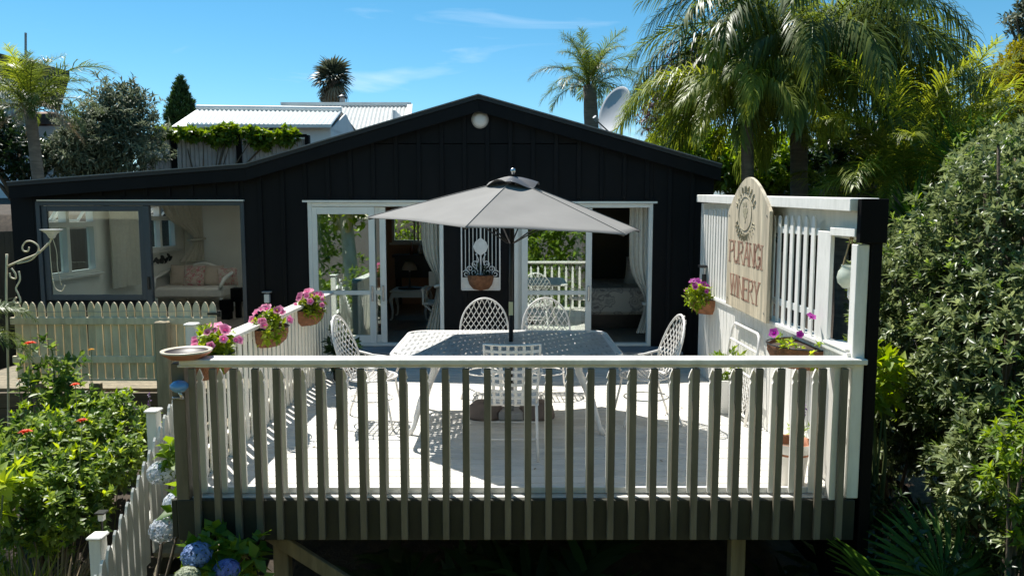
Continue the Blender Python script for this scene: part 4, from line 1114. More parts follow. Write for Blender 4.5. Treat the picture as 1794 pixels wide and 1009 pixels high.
# round emblem: arched illegible lettering strokes, ring and grapes
ec = (SY0 + SY1) / 2 + .06; ez = 2.0
em = MB()
def ering(r0, a0, a1, th, n=26):
    pts = [(SX - .032, ec - r0 * 1.0 * math.cos(a0 + (a1 - a0) * i / n), ez + r0 * .82 * math.sin(a0 + (a1 - a0) * i / n)) for i in range(n + 1)]
    for p, q in zip(pts, pts[1:]): em.bar(p, q, .003, th, 0, up=(1, 0, 0))
ering(.20, 0, 2 * math.pi, .008); 
em.v = em.v
for (a0, a1, n) in ((R(15), R(165), 9), (R(200), R(340), 11)):
    for i in range(n):
        a = a0 + (a1 - a0) * (i + .5) / n; rr = .29
        for (du, dv, l) in ((-.02, 0, .07), (.018, .01, .055), (0, -.02, .03)):
            cy, cz = ec - (rr + dv) * math.cos(a) - du * math.sin(a), ez + (rr + dv) * .8 * math.sin(a) + du * math.cos(a)
            v_ = Vector((0, -math.cos(a), math.sin(a) * .8)).normalized() if l > .04 else Vector((0, math.sin(a), math.cos(a)))
            em.bar(Vector((SX - .0318, cy, cz)) - v_ * l / 2, Vector((SX - .0318, cy, cz)) + v_ * l / 2, .003, .014, 0, up=(1, 0, 0))
em.build('emblem', M['signgrey'], sg)
gr = MB()
for (du, dv) in ((-.05, .03), (0, .03), (.05, .03), (-.025, -.015), (.025, -.015), (0, -.06), (.06, .09), (-.02, .09)):
    gr.prism([(.026 * math.cos(k * .785), .026 * math.sin(k * .785)) for k in range(8)], (SX - .0305, ec + du, ez + dv), (0, -1, 0), (0, 0, 1), (-.003, 0, 0))
gr.build('grape_emblem', M['signgrey'], sg)

# ---- hanging jar lantern in the screen window
jc = at(1470, 478, 5.36); jx = XS + .07; jy = 5.32
jr = root('hanging_jar', (jx, jy, 1.40), 'round pale glass jar hung on ropes in the screen window', 'lantern')
jz = 1.545
MB().lathe([(0, -.085), (.045, -.078), (.08, -.04), (.088, 0), (.078, .045), (.056, .072), (.062, .09)], 20, (jx, jy, jz)).build('jar', M['jar'], jr, True)
for (dx, dy) in ((.04, .03), (-.04, .03), (0, -.05)):
    MB().tube([(jx + dx, jy + dy, jz + .075), (jx, jy, 1.86)], .006, 6).build('rope', M['rope'], jr)
MB().tube([(jx, jy, jz - .075), (jx + .004, jy, jz - .14), (jx + .03, jy, jz - .2)], [.012, .016, .006], 8).build('tassel', M['wmetal'], jr, True)

# ---- flower baskets
petP = 'petunia baskets hung on the side railing'
half_basket('petunia_basket', (XD0 - .005, 5.50, RZ - .05), .23, .2, 0, 'pink petunia basket beside the terracotta dish', 70, None, None, nfl=18, lL=.075)
half_basket('petunia_basket', (XD0 - .005, 6.90, RZ - .06), .225, .2, 0, 'pink petunia basket midway along the side railing', 46, None, None, nfl=20, shift=(.12, 0))
half_basket('petunia_basket', (XD0 - .005, 8.25, RZ - .06), .225, .2, 0, 'pink petunia basket at the house end of the railing', 56, None, None, nfl=26, shift=(.08, 0))
half_basket('petunia_basket', (XS - .005, 8.8, 1.0), .24, .2, math.pi, 'purple petunia basket beside the black lantern on the screen', 44, None, None, nfl=18, pet='magenta', shift=(-.1, 0.06))
half_basket('petunia_basket', (XS - .005, 5.85, .965), .30, .2, math.pi, 'half empty soil basket with one lime petunia under the screen window', 11, None, None, nfl=3, pet='magenta', shift=(-.24, 0), lL=.055)
# ---- terracotta dish and blue lamp on the corner
dcx, dcy = at(327, 617, YF - .02).x, YF - .02
di = root('bird_bath_dish', (dcx, dcy, RZ), 'shallow terracotta bird bath dish with cream rim on the railing corner', 'dish')
MB().lathe([(0, .0), (.11, .0), (.155, .03), (.168, .046)], 32, (dcx, dcy, RZ)).build('bowl', M['terracotta'], di, True)
MB().lathe([(.168, .046), (.17, .056), (.155, .058), (.142, .05)], 32, (dcx, dcy, RZ)).build('rim', M['rim'], di, True)
MB().lathe([(.142, .05), (.12, .03), (0, .024)], 32, (dcx, dcy, RZ)).build('inside', M['dishwater'], di, True)
lc = at(314, 676, YF - .09)
bl2 = root('solar_lamp', (lc.x, lc.y, lc.z - .08), 'sky blue glass solar lamp on the deck corner post', 'lamp')
MB().lathe([(0, -.045), (.035, -.04), (.062, -.01), (.06, .012), (.035, .034), (0, .04)], 20, lc).build('globe', M['blueglass'], bl2, True)
MB().tube([(lc.x, lc.y, lc.z - .04), (lc.x + .01, lc.y + .02, lc.z - .09), (XD0 - .03, YF - .035, lc.z - .1)], .012, 8).build('bracket', M['chrome'], bl2, True)

# ---- umbrella
UX, UY = -.01, 7.12
um = root('patio_umbrella', (UX, UY, 0), 'grey hexagonal patio umbrella with black pole through the table', 'umbrella')
tilt = Matrix.Rotation(R(3.2), 3, 'Y') @ Matrix.Rotation(R(1.0), 3, 'X')
AP = Vector((UX + .02, UY, at(897, 316, UY).z)); RU = 1.36; DROP = .42
def uc(r, a, dz): return AP + tilt @ Vector((r * math.cos(a), r * math.sin(a), dz))
A0 = R(15); can = MB()
NR, NA = 14, 12
for k in range(6):
    vs, fs = [], []
    for off in (0, -.004):
        for j in range(NR + 1):
            t = .12 + .88 * j / NR
            for i in range(NA + 1):
                s = i / NA
                c0 = Vector((math.cos(A0 + k * math.pi / 3), math.sin(A0 + k * math.pi / 3))); c1 = Vector((math.cos(A0 + (k + 1) * math.pi / 3), math.sin(A0 + (k + 1) * math.pi / 3)))
                p = c0.lerp(c1, s) * RU * t
                bow = 4 * s * (1 - s)
                p *= (1 - .012 * bow * t)
                z = -DROP * (t ** 1.06) - bow * (.020 * math.sin(math.pi * t) - .012 * t) + .0035 * math.sin(17 * t + 9 * s + k * 2) * bow + off
                vs.append(tuple(AP + tilt @ Vector((p.x, p.y, z))))
    w = NA + 1; h = (NR + 1) * w
    for j in range(NR):
        for i in range(NA):
            f = (j * w + i, (j + 1) * w + i, (j + 1) * w + i + 1, j * w + i + 1); fs.append(f); fs.append(tuple(h + q for q in f[::-1]))
    for i in range(NA):
        fs.append((NR * w + i, h + NR * w + i, h + NR * w + i + 1, NR * w + i + 1))
    MB().add(vs, fs).build('canopy_panel', M['canopy'], um, True)
    a = A0 + k * math.pi / 3
    rb = MB().tube([uc(.05, a, -.03), uc(RU * .5, a, -DROP * .5 - .02), uc(RU * .985, a, -DROP * 1.0 - .012)], .009, 6).build('rib', M['blackmetal'], um)
    MB().tube([uc(RU * .48, a, -DROP * .5 - .02), (UX + .03 * math.cos(a), UY + .03 * math.sin(a), 1.72)], .007, 6).build('strut', M['blackmetal'], rb)
    MB().tube([uc(RU * t_, a, -DROP * (t_ ** 1.06) + .004) for t_ in (.13, .4, .7, .995)], .0035, 5).build('seam', M['canopy'], um)
# vent cap with curled edge
for k in range(6):
    vs, fs = [], []
    for off in (0, -.004):
        for j in range(5):
            t = j / 4
            for i in range(7):
                s = i / 6; a = A0 + (k + s) * math.pi / 3
                r = .02 + .245 * t * (1 - .1 * 4 * s * (1 - s)); z = .035 - .085 * t ** 1.3 + .03 * t * math.sin(3 * a + 1.2) + .025 * 4 * s * (1 - s) * t + off
                vs.append(tuple(AP + tilt @ Vector((r * math.cos(a), r * math.sin(a), z))))
    for j in range(4):
        for i in range(6):
            f = (j * 7 + i, (j + 1) * 7 + i, (j + 1) * 7 + i + 1, j * 7 + i + 1); fs.append(f); fs.append(tuple(35 + q for q in f[::-1]))
    MB().add(vs, fs).build('vent_cap', M['canopy'] if k in (2, 3) else mat('vent_mesh', (0.05, 0.05, 0.055), 0.5, 0.2, 12), um, True)
MB().tube([(UX, UY, .1), (UX, UY, 1.35), AP + Vector((0, 0, .03))], .021, 14).build('pole', M['blackmetal'], um, True)
MB().lathe([(0, .0), (.012, 0), (.016, .012), (.026, .03), (.022, .052), (0, .06)], 14, AP + Vector((0, 0, .055))).build('finial', M['chrome'], um, True)
tp = at(891, 540, UY)
MB().span((UX - .022, UY - .03, tp.z - .065), (UX + .02, UY - .024, tp.z + .065)).build('tag', M['tag'], um)
bs = root('umbrella_base', (UX, UY, 0), 'heavy brown umbrella base under the table', 'umbrella base')
for (dx, w) in ((-.25, .18), (.25, .18)):
    MB().lathe([(0, .0), (w, 0), (w * 1.02, .03), (w * .9, .12), (w * .6, .165), (0, .175)], 20, (UX + dx, UY + .05, 0), sy=.8).build('weight', M['brownbase'], bs, True)
MB().span((UX - .12, UY - .1, 0), (UX + .12, UY + .16, .09), .02).build('plate', M['grey'], bs)
MB().tube([(UX, UY, .08), (UX, UY, .36)], .03, 12).build('socket', M['grey'], bs, True)

# ---- table
TZ = .765; TX0, TX1, TY0, TY1 = -1.07, .97, 6.36, 7.76
tb = root('patio_table', ((TX0 + TX1) / 2, (TY0 + TY1) / 2, 0), 'white perforated metal patio table under the grey umbrella', 'table')
nxh, nyh = 40, 27; cw, chh = (TX1 - TX0 - .1) / nxh, (TY1 - TY0 - .1) / nyh
vs, fs = [], []
for j in range(nyh):
    for i in range(nxh):
        x, y = TX0 + .05 + i * cw, TY0 + .05 + j * chh; cx, cy = x + cw / 2, y + chh / 2
        hole = (i * 7 + j * 3) % 5 in (0, 2, 3) and not (abs(cx - UX) < .06 and abs(cy - UY) < .06)
        b = len(vs)
        vs += [(x, y, TZ), (x + cw, y, TZ), (x + cw, y + chh, TZ), (x, y + chh, TZ)]
        if not hole: fs.append((b, b + 1, b + 2, b + 3)); continue
        a = ((i * 13 + j * 7) % 6) * .52; hx, hy = cw * .42, chh * .2
        ring = []
        for k in range(8):
            t = k * math.pi / 4 + math.pi / 8 + math.pi; u, v = hx * math.cos(t), hy * math.sin(t)
            ring.append((cx + u * math.cos(a) - v * math.sin(a) * .8, cy + u * math.sin(a) * .8 + v * math.cos(a), TZ))
        ring.sort(key=lambda p: math.atan2(p[1] - cy, p[0] - cx))   # starts near -pi
        vs += ring; r0 = b + 4
        # ring order: angles ascending from -pi
        c4 = [b, b + 1, b + 2, b + 3]
        for q_, (k0) in enumerate((0, 2, 4, 6)):
            ca = c4[q_]; cb = c4[(q_ + 1) % 4]
            fs.append((ca, cb, r0 + (k0 + 2) % 8, r0 + (k0 + 1) % 8)); fs.append((ca, r0 + (k0 + 1) % 8, r0 + k0))
top = MB().add(vs, fs)
low = len(top.v); nf = len(top.f)
top.v += [(p[0], p[1], TZ - .008) for p in top.v]; top.f += [tuple(low + i for i in f[::-1]) for f in top.f[:nf]]
top.build('table_top', M['table'], tb)
rpts = []
cr_ = .16
for (cx, cy, a0) in ((TX1 - cr_, TY1 - cr_, 0), (TX0 + cr_, TY1 - cr_, 90), (TX0 + cr_, TY0 + cr_, 180), (TX1 - cr_, TY0 + cr_, 270)):
    for k in range(6): a = R(a0 + k * 18); rpts.append((cx + cr_ * math.cos(a), cy + cr_ * math.sin(a), TZ - .008))
MB().tube(rpts, .02, 8, closed=True).build('table_rim', M['wmetal'], tb, True)
mb = MB()
mb.span((TX0 + .18, TY0 + .02, TZ - .006), (TX1 - .18, TY0 + .052, TZ + .001)); mb.span((TX0 + .18, TY1 - .052, TZ - .006), (TX1 - .18, TY1 - .02, TZ + .001))
mb.span((TX0 + .02, TY0 + .18, TZ - .006), (TX0 + .052, TY1 - .18, TZ + .001)); mb.span((TX1 - .052, TY0 + .18, TZ - .006), (TX1 - .02, TY1 - .18, TZ + .001))
mb.build('edge_strip', M['wmetal'], tb)
for (sx, sy_) in ((-1, -1), (1, -1), (-1, 1), (1, 1)):
    X = (TX0 if sx < 0 else TX1) - sx * .30; Y = (TY0 if sy_ < 0 else TY1) - sy_ * .28
    MB().tube([(X - sx * .08, Y, TZ - .02), (X - sx * .06, Y, TZ - .2), (X + sx * .06, Y + sy_ * .02, .3), (X + sx * .13, Y + sy_ * .04, .06), (X + sx * .17, Y + sy_ * .05, .0)], [.03, .035, .03, .022, .03], 8).build('leg', M['wmetal'], tb, True)
for sy_ in (TY0 + .28, TY1 - .28):
    MB().tube([(TX0 + .36, sy_, TZ - .03), (TX0 + .6, sy_, TZ - .1), (UX, sy_, TZ - .14), (TX1 - .6, sy_, TZ - .1), (TX1 - .36, sy_, TZ - .03)], .012, 6).build('scroll_brace', M['wmetal'], tb, True)

# ---- chairs
def wire_chair(loc, rz, label):
    r = root('wire_chair', loc, label, 'chair', None, rz)
    B = lambda mb, n, p=r, s=True: mb.build(n, M['wmetal'], p, s, world=False)
    zs_, wd, ztop, zk = .45, .275, 1.03, .64
    def arch(t):      # 0..pi
        return Vector((wd * math.cos(t) * (1 - .08 * math.sin(t) ** 4), -.2 - .13 * math.sin(t) ** .8 if 0 < t < math.pi else -.2, zk + (ztop - zk) * math.sin(t) ** .85 if 0 < t < math.pi else zk))
    ar = [arch(math.pi * i / 24) for i in range(25)]
    side = [Vector((wd * .82, -.17, zs_)), Vector((wd * .95, -.19, .54))]
    B(MB().tube(side + ar + [Vector((-p.x, p.y, p.z)) for p in side[::-1]], .011, 8), 'back_frame')
    def inside(x, z):
        if z < zs_: return False
        if z < zk: return abs(x) < wd * .93
        t = (z - zk) / (ztop - zk)
        return t < 1 and abs(x) < wd * math.sqrt(max(0, 1 - t ** 2.1)) * .985
    def surf(x, z):
        bow = 1 - (x / wd) ** 2
        lean = .0 if z < zk else .13 * min(1, (z - zk) / (ztop - zk)) ** .7
        return Vector((x, -.19 - .055 * bow * (1 if z > .5 else (z - zs_) / .05) - lean * (.85 if z > zk else 0), z))
    lat = MB()
    for s in (-1, 1):
        for k in range(17):
            x0 = -.62 + .062 * k; pts = []
            for i in range(37):
                t = i / 36; z = zs_ + .01 + .60 * t; x = s * (x0 + .62 * t - .20 * t * t)
                if inside(x, z): pts.append(surf(x, z))
                elif len(pts) > 2: break
                else: pts = []
            if len(pts) > 2: lat.tube(pts, .0052, 5)
    B(lat, 'back_lattice')
    seat = MB(); n = 28
    B(MB().tube([(.235 * math.cos(2 * math.pi * i / n), .235 * math.sin(2 * math.pi * i / n) + .02, zs_) for i in range(n)], .011, 8, closed=True), 'seat_ring')
    for k in range(-4, 5):
        c = k * .05; h = math.sqrt(max(.001, .235 ** 2 - c * c))
        seat.tube([(c, -h + .02, zs_), (c, .02, zs_ - .012), (c, h + .02, zs_)], .0055, 5); seat.tube([(-h, c + .02, zs_ + .004), (0, c + .02, zs_ - .008), (h, c + .02, zs_ + .004)], .0055, 5)
    B(seat, 'seat')
    for s in (-1, 1):
        B(MB().tube([ar[0 if s > 0 else -1], Vector((s * .285, -.05, .60)), Vector((s * .29, .1, .585)), Vector((s * .28, .21, .60)), Vector((s * .26, .24, .56)), Vector((s * .22, .2, zs_))], .011, 8), 'arm')
        sp = MB()
        for y in (-.13, -.04, .05): sp.tube([(s * .285, y, .60), (s * (.21 if y > -.1 else .18), y + .01, zs_)], .0055, 5)
        B(sp, 'arm_spindle')
        for (y, yf) in ((.2, .26), (-.17, -.27)):
            x = .16
            B(MB().tube([(s * x, y, zs_), (s * (x + .03), y * 1.05, .3), (s * (x + .055), yf, .06), (s * (x + .075), yf * 1.06, 0)], .011, 8), 'leg')
    B(MB().tube([(.185 * math.cos(2 * math.pi * i / n), .215 * math.sin(2 * math.pi * i / n), .24) for i in range(n)], .007, 6, closed=True), 'stretcher')
    return r
wire_chair((at(848, 560, 8.35).x, 8.18, 0), math.pi, 'white wire chair in front of the black wall panel')
wire_chair((at(956, 560, 8.35).x + .02, 8.20, 0), math.pi + .05, 'white wire chair in front of the glass door')
wire_chair((-1.36, 7.0, 0), -math.pi / 2 - .1, 'white wire chair at the sunlit end of the table')
wire_chair((1.30, 7.05, 0), math.pi / 2 + .1, 'white wire chair at the shaded bedroom end of the table')
fc = root('lattice_chair', (at(897, 650, 6.05).x, 6.12, 0), 'white chair with square lattice back at the railing side of table', 'chair')
B = lambda mb, n, s=True: mb.build(n, M['wmetal'], fc, s, world=False)
def bp(u, v):   # u -1..1, v 0..1 on the slightly curved, leaning back
    return Vector((u * (.20 + .025 * v), -.2 - .055 * (1 - u * u) - .11 * v, .47 + .50 * v))
B(MB().tube([bp(-1, v / 8) for v in range(9)] + [bp(u / 6, 1) for u in range(-5, 6)] + [bp(1, 1 - v / 8) for v in range(9)], .010, 8), 'back_frame')
for k in range(1, 7):
    mb = MB(); u = -1 + 2 * k / 7
    for v in range(8): mb.bar(bp(u, v / 8), bp(u, (v + 1) / 8), .024, .004, 0, up=(0, 1, 0))
    B(mb, 'vertical_strap', False)
for k in range(1, 9):
    mb = MB(); v = k / 9
    for i in range(8): mb.bar(bp(-1 + i / 4, v) + Vector((0, -.005, 0)), bp(-1 + (i + 1) / 4, v) + Vector((0, -.005, 0)), .004, .024, 0, up=(0, 0, 1))
    B(mb, 'horizontal_strap', False)
for k in range(7): B(MB().span((-.21, -.17 + k * .06, .455), (.21, -.135 + k * .06, .461)), 'seat_strap', False)
B(MB().tube([(-.21, -.2, .455), (.21, -.2, .455), (.22, .24, .455), (-.22, .24, .455)], .011, 8, closed=True), 'seat_frame')
for s in (-1, 1):
    B(MB().tube([(s * .2, -.2, .46), (s * .205, -.24, .2), (s * .21, -.28, 0)], .011, 8), 'leg'); B(MB().tube([(s * .21, .23, .46), (s * .215, .25, .2), (s * .22, .26, 0)], .011, 8), 'leg')
    B(MB().tube([tuple(bp(s, .5)), (s * .25, -.05, .69), (s * .25, .18, .68), (s * .215, .24, .46)], .011, 8), 'arm')
B(MB().tube([(-.2, -.25, .18), (.2, -.25, .18), (.21, .25, .18), (-.21, .25, .18)], .007, 6, closed=True), 'stretcher')

# ---- pots on the deck
def potted(name, prof, c, label, cat, nleaf, E, lL, leaf, potmat, sq=False, w=.4, spread=(10, 60), flowers=0, inside='terracotta'):
    r = root(name, c, label, cat)
    if sq:
        a, b, h = prof
        MB().add([(c[0] + sx * q, c[1] + sy * q, c[2] + z) for (q, z) in ((a, 0), (b, h), (b - .025, h), (b - .03, h - .05)) for (sx, sy) in ((-1, -1), (1, -1), (1, 1), (-1, 1))], [(3, 2, 1, 0)] + [(l * 4 + i, l * 4 + (i + 1) % 4, (l + 1) * 4 + (i + 1) % 4, (l + 1) * 4 + i) for l in range(3) for i in range(4)]).build('pot', M[potmat], r)
        MB().span((c[0] - b + .03, c[1] - b + .03, c[2] + h - .09), (c[0] + b - .03, c[1] + b - .03, c[2] + h - .05)).build('soil', M['soil'], r)
    else:
        MB().lathe(prof, 28, c).build('pot', M[potmat], r, True)
        rr, hh = prof[-1]
        MB().lathe([(rr, hh), (rr * .93, hh), (rr * .9, hh - .09)], 28, c).build('pot_lining', M[inside], r, True)
        MB().lathe([(rr * .9, hh - .09), (0, hh - .07)], 28, c).build('soil', M['soil'], r, True)
    P, D, _ = ell_shoots([E], nleaf, .3, .3)
    v, f, t = rosettes(P, D, 7, lL, w, spread, .03, .6)
    np_obj('foliage', v, f, M[leaf], r, t)
    return r
potted('square_planter', (.105, .13, .34), (2.17, 7.4, 0), 'square white planter with pale green plant beside the screen', 'planter', 36, (2.17, 7.4, .47, .14, .14, .2), .07, 'lf_bright', 'pot', True)
lvp = (2.07, 5.36, 0)
r_ = potted('white_pot', [(.0, 0), (.10, 0), (.125, .25), (.15, .26), (.155, .33)], lvp, 'round white pot with lavender at the screen end of the deck', 'planter', 26, (2.12, 5.36, .40, .06, .06, .12), .05, 'lf_lime', 'pot', w=.18)
for k in range(7):
    p = Vector((2.12 + rng.normal(0, .02), 5.36 + rng.normal(0, .02), .5 + rng.uniform(0, .09)))
    MB().tube([(2.12, 5.36, .27), p], .003, 4).build('flower_stem', M['stem'], r_)
    P = np.array(p)[None] + np.stack([np.zeros(12), np.zeros(12), np.linspace(0, .07, 12)], 1)
    v, f = leaf_arrays(P, rng.normal(size=(12, 3)), np.full(12, .02), .7); np_obj('flower', v, f, M['purple'], r_, rng.uniform(0, 1, len(v)))
potted('dark_pot', [(0, 0), (.11, 0), (.13, .2), (.14, .22)], (-2.05, 8.85, 0), 'leafy dark green pot plant in the shaded corner by the door', 'planter', 60, (-2.05, 8.85, .36, .2, .2, .22), .1, 'lf_dark', 'blackpaint', w=.55)
# white metal rack leaning on the screen
rk = root('plant_rack', (XS - .1, 7.3, 0), 'white tubular metal rack leaning on the screen below the sign', 'rack')
a0_, a1_ = 7.72, 6.86
def rkp(y, z): return Vector((XS - .16 + .13 * z / .9, y, z))
MB().tube([rkp(a0_, 0), rkp(a0_, .78), rkp(a0_ - .03, .84), rkp(a0_ - .08, .87), rkp(a1_ + .08, .87), rkp(a1_ + .03, .84), rkp(a1_, .78), rkp(a1_, 0)], .014, 8).build('frame', M['wmetal'], rk, True)
for z in (.70, .45, .08): MB().tube([rkp(a0_, z), rkp(a1_, z)], .011, 8).build('cross_bar', M['wmetal'], rk)
lat = MB()
for k in range(-6, 16):
    for s in (1, -1):
        pts = [(a1_ + k * .07 + s * u * .38, .08 + u * .37) for u in (0, .25, .5, .75, 1)]
        pts = [rkp(y, z) for (y, z) in pts if a1_ < y < a0_]
        if len(pts) > 1: lat.tube(pts, .004, 4)
lat.build('wire_mesh', M['wmetal'], rk)

# a few dropped leaves on the boards
lfm = np_mesh('fallen_leaf', np.array(LEAF_V) * np.array((1, .5, .3)), LEAF_F, M['lf_dry'], [.3, .5, .6, .4, .7])
for k in range(14):
    x, y = rng.uniform(-2.1, 2.1), rng.uniform(5.3, 9.4); sz = rng.uniform(.03, .05)
    o = link_mesh('fallen_leaf', lfm, None, (x, y, .004), eul(0, 0, rng.uniform(0, 6.28)), (sz, sz, sz))
    tag(o, 'small dry leaf lying on the deck boards', 'leaf', 'dry leaves dropped on the deck')

# ================================================================ LEFT SIDE DECK AND FENCES
sd = root('side_deck', (-4.7, 9.3, -.6), 'low timber side deck on brown sleepers below the sunroom', 'deck')
for k in range(13):
    y = 8.42 + k * .14
    MB().span((-6.6, y, -.04), (-2.45, y + .135, -.005), .003).build('deck_board', M['timber'], sd)
for k in range(4): MB().span((-6.5 + .02 * k, 8.36, -.78 + k * .185), (-3.05, 8.415, -.6 + k * .185), .006).build('sleeper', M['sleeper'], sd)
for X in (-5.4, -4.75): MB().span((X - .06, 8.28, -1.0), (X + .06, 8.355, .08), .006).build('post', M['timber'], sd)
pf = root('picket_fence', (-4.5, 8.3, 0), 'weathered cream picket fence in front of the sunroom window', 'fence')
px_l, px_r = at(24, 560, 8.3).x, at(379, 560, 8.3).x
npk = 25
w = .078
pts = [(-w / 2, 0), (w / 2, 0), (w / 2, .775), (w * .47, .805), (w * .38, .835), (w * .2, .865), (0, .88), (-w * .2, .865), (-w * .38, .835), (-w * .47, .805), (-w / 2, .775)]
pmesh = MB().prism(pts, (0, 0, 0), (1, 0, 0), (0, 0, 1), (0, .02, 0)).mesh('picket', M['oldcream'])
for k in range(npk):
    X = px_l + .04 + (px_r - px_l - .08) * k / (npk - 1)
    link_mesh('picket', pmesh, pf, (X, 8.3, .135 + random.uniform(-.006, .006)), eul(0, random.uniform(-.012, .012), 0))
for z in (.80, .36):
    MB().span((px_l - .02, 8.262, z - .04), (px_r - .35 if z < .5 else px_r, 8.298, z + .04), .004).build('rail', M['oldcream'], pf)
MB().span((px_l + .1, 8.27, .115), (px_r - .1, 8.30, .134)).build('bottom_trim', M['oldcream'], pf)
pp_ = at(287, 640, 8.2)
MB().span((pp_.x - .075, 8.16, -.85), (pp_.x + .075, 8.255, at(287, 563, 8.2).z), .012).build('gate_post', M['gatepost'], pf)
MB().tube([(px_l, 8.29, .91)] + [(px_l + (px_r - px_l) * i / 12, 8.288, .905 + .008 * math.sin(i * 2)) for i in range(1, 13)], .003, 4).build('wire', M['grey'], pf)
hg = MB().span((px_r - .08, 8.25, .87), (px_r + .05, 8.265, .895)); hg.span((px_r + .02, 8.27, .85), (px_r + .06, 8.3, .915))
hg.build('gate_hinge', M['blackmetal'], pf)
# scroll bracket with bowl
CY = 8.0
cs = root('scroll_plant_stand', at(28, 640, CY), 'white wrought iron scroll crane with a small bowl by the fence', 'plant stand')
P_ = lambda x, y: tuple(at(x, y, CY))
def smooth(pl, n=5):
    out = []
    for i in range(len(pl) - 1):
        p0, p1, p2, p3 = (Vector(pl[max(0, min(len(pl) - 1, i + k))]) for k in (-1, 0, 1, 2))
        for j in range(n):
            t = j / n; out.append(.5 * ((2 * p1) + (p2 - p0) * t + (2 * p0 - 5 * p1 + 4 * p2 - p3) * t * t + (3 * p1 - p0 - 3 * p2 + p3) * t ** 3))
    return out + [Vector(pl[-1])]
for nm, pl, r in (('pole', [(12, 445), (11, 520), (14, 640), (15, 760)], .012), ('arm', [(14, 466), (40, 455), (65, 445), (80, 432), (86, 425)], .011),
              ('scroll', [(30, 462), (55, 455), (67, 440), (66, 430), (55, 423), (45, 424), (39, 433), (42, 440), (49, 440), (51, 433)], .009), ('scroll', [(20, 470), (27, 480), (27, 488), (19, 486), (17, 478)], .009),
              ('scroll', [(33, 475), (35, 490), (28, 505), (32, 515), (36, 528), (30, 532), (24, 527), (29, 521)], .009), ('chain', [(87, 425), (88, 445), (90, 470), (92, 488)], .004), ('chain', [(90, 412), (99, 440), (101, 470), (108, 500)], .004), ('drip_line', [(92, 488), (97, 505), (108, 510), (114, 500)], .005)):
    MB().tube(smooth([P_(*p) for p in pl]), r, 6).build(nm, M['oldcream'], cs, True)
bc = at(90, 402, CY)
MB().lathe([(.015, -.1), (.03, -.09), (.05, -.05), (.10, -.01), (.115, 0), (.105, 0), (.04, -.04), (0, -.045)], 20, bc).build('bowl', M['pot'], cs, True)
MB().tube([bc + Vector((0, 0, -.09)), at(87, 425, CY)], .01, 6).build('bowl_stem', M['oldcream'], cs)
# ---- stair down to the garden and its picket fence
XS_ = -3.15
def ftop(y): return -.52 + .73 * (y - 5.52) / .97
stf = root('stair_fence', (XS_, 6.4, -1.3), 'white picket fence sloping down beside the garden stairs', 'fence')
w = .075
pts = [(-w / 2, -.9), (w / 2, -.9), (w / 2, -.09), (w * .3, -.03), (0, 0), (-w * .3, -.03), (-w / 2, -.09)]
pm = MB().prism(pts, (0, 0, 0), (0, 1, 0), (0, 0, 1), (.02, 0, 0)).mesh('picket', M['white'])
for k in range(22):
    y = 5.2 + k * .1
    link_mesh('picket', pm, stf, (XS_ + .03, y, ftop(y) + random.uniform(-.012, .012)), eul(random.uniform(-.02, .02), random.uniform(-.015, .015), 0))
for dz in (-.2, -.64):
    MB().bar((XS_ + .01, 5.15, ftop(5.15) + dz), (XS_ + .01, 7.4, ftop(7.4) + dz), .035, .08, .003).build('rail', M['white'], stf)
for y in (5.52, 6.49, 7.35):
    MB().span((XS_ - .1, y - .05, ftop(y) - 1.0), (XS_ - .01, y + .05, ftop(y) + .03), .005).build('post', M['white'], stf)
    MB().span((XS_ - .115, y - .065, ftop(y) + .031), (XS_ + .005, y + .065, ftop(y) + .055), .008).build('post_cap', M['white'], stf)
stp = root('garden_stairs', (-2.85, 6.5, -1.6), 'dark timber garden stairs between the picket fence and the deck', 'stairs')
for k in range(9):
    y = 7.5 - k * .27; z = -.1 - k * .2
    MB().span((XS_ + .06, y - .29, z - .045), (-2.44, y, z), .006).build('tread', M['timber'], stp)
for X in (XS_ + .055, -2.42): MB().bar((X, 7.5, -.25), (X, 5.15, -1.95), .03, .2).build('stringer', M['timber'], stp)

# ================================================================ LEFT GARDEN
def gp(px, py, Y): return at(px, py, Y)
e = []
for (px, py, Y, rx, ry, rz_) in ((120, 800, 6.9, .55, .6, .46), (75, 870, 6.2, .42, .5, .45), (195, 755, 7.2, .36, .4, .36), (120, 880, 6.1, .3, .4, .32), (60, 800, 6.6, .42, .4, .36), (215, 810, 6.6, .12, .3, .2)):
    p = gp(px, py, Y); e.append((p.x, p.y, p.z, rx, ry, rz_))
shrub('garden_shrub', (e[0][0], 6.5, gz(e[0][0], 6.5)), e, 2300, 6, .075, M['lf_garden'], 'broad leafy green garden shrub beside the stair fence', 'shrub', width=.55, inner=.6, lumpy=.3, spread=(20, 90), stems=14)
gs = bpy.data.objects['garden_shrub']
P, D, _ = ell_shoots(e, 230, .95, .3); v, f, t = rosettes(P + np.array((0, 0, .05)), D, 7, .07, .4, (10, 70), .04, 1.2); np_obj('young_shoots', v, f, M['lf_lime'], gs, t)
p1, p2 = gp(85, 660, 7.5), gp(60, 715, 7.3)
shrub('garden_shrub', (p1.x, 7.5, gz(p1.x, 7.5)), [(p1.x, 7.5, p1.z, .32, .25, .36), (p2.x + .4, 7.3, p2.z, .3, .25, .32)], 150, 6, .1, M['lf_garden'], 'tall sparse leafy plant in front of the cream picket fence', 'shrub', width=.5, inner=.2, lumpy=.3, stems=9, tmat=M['stem'])
p1 = gp(10, 840, 5.6)
shrub('broadleaf_plant', (p1.x, 5.6, gz(p1.x, 5.6)), [(p1.x - .12, 5.6, p1.z - .08, .24, .25, .2)], 40, 6, .15, M['lf_lime'], 'lime green broad leaved plant at the edge of the garden', 'plant', width=.5, inner=.4, stems=6, tmat=M['stem'])
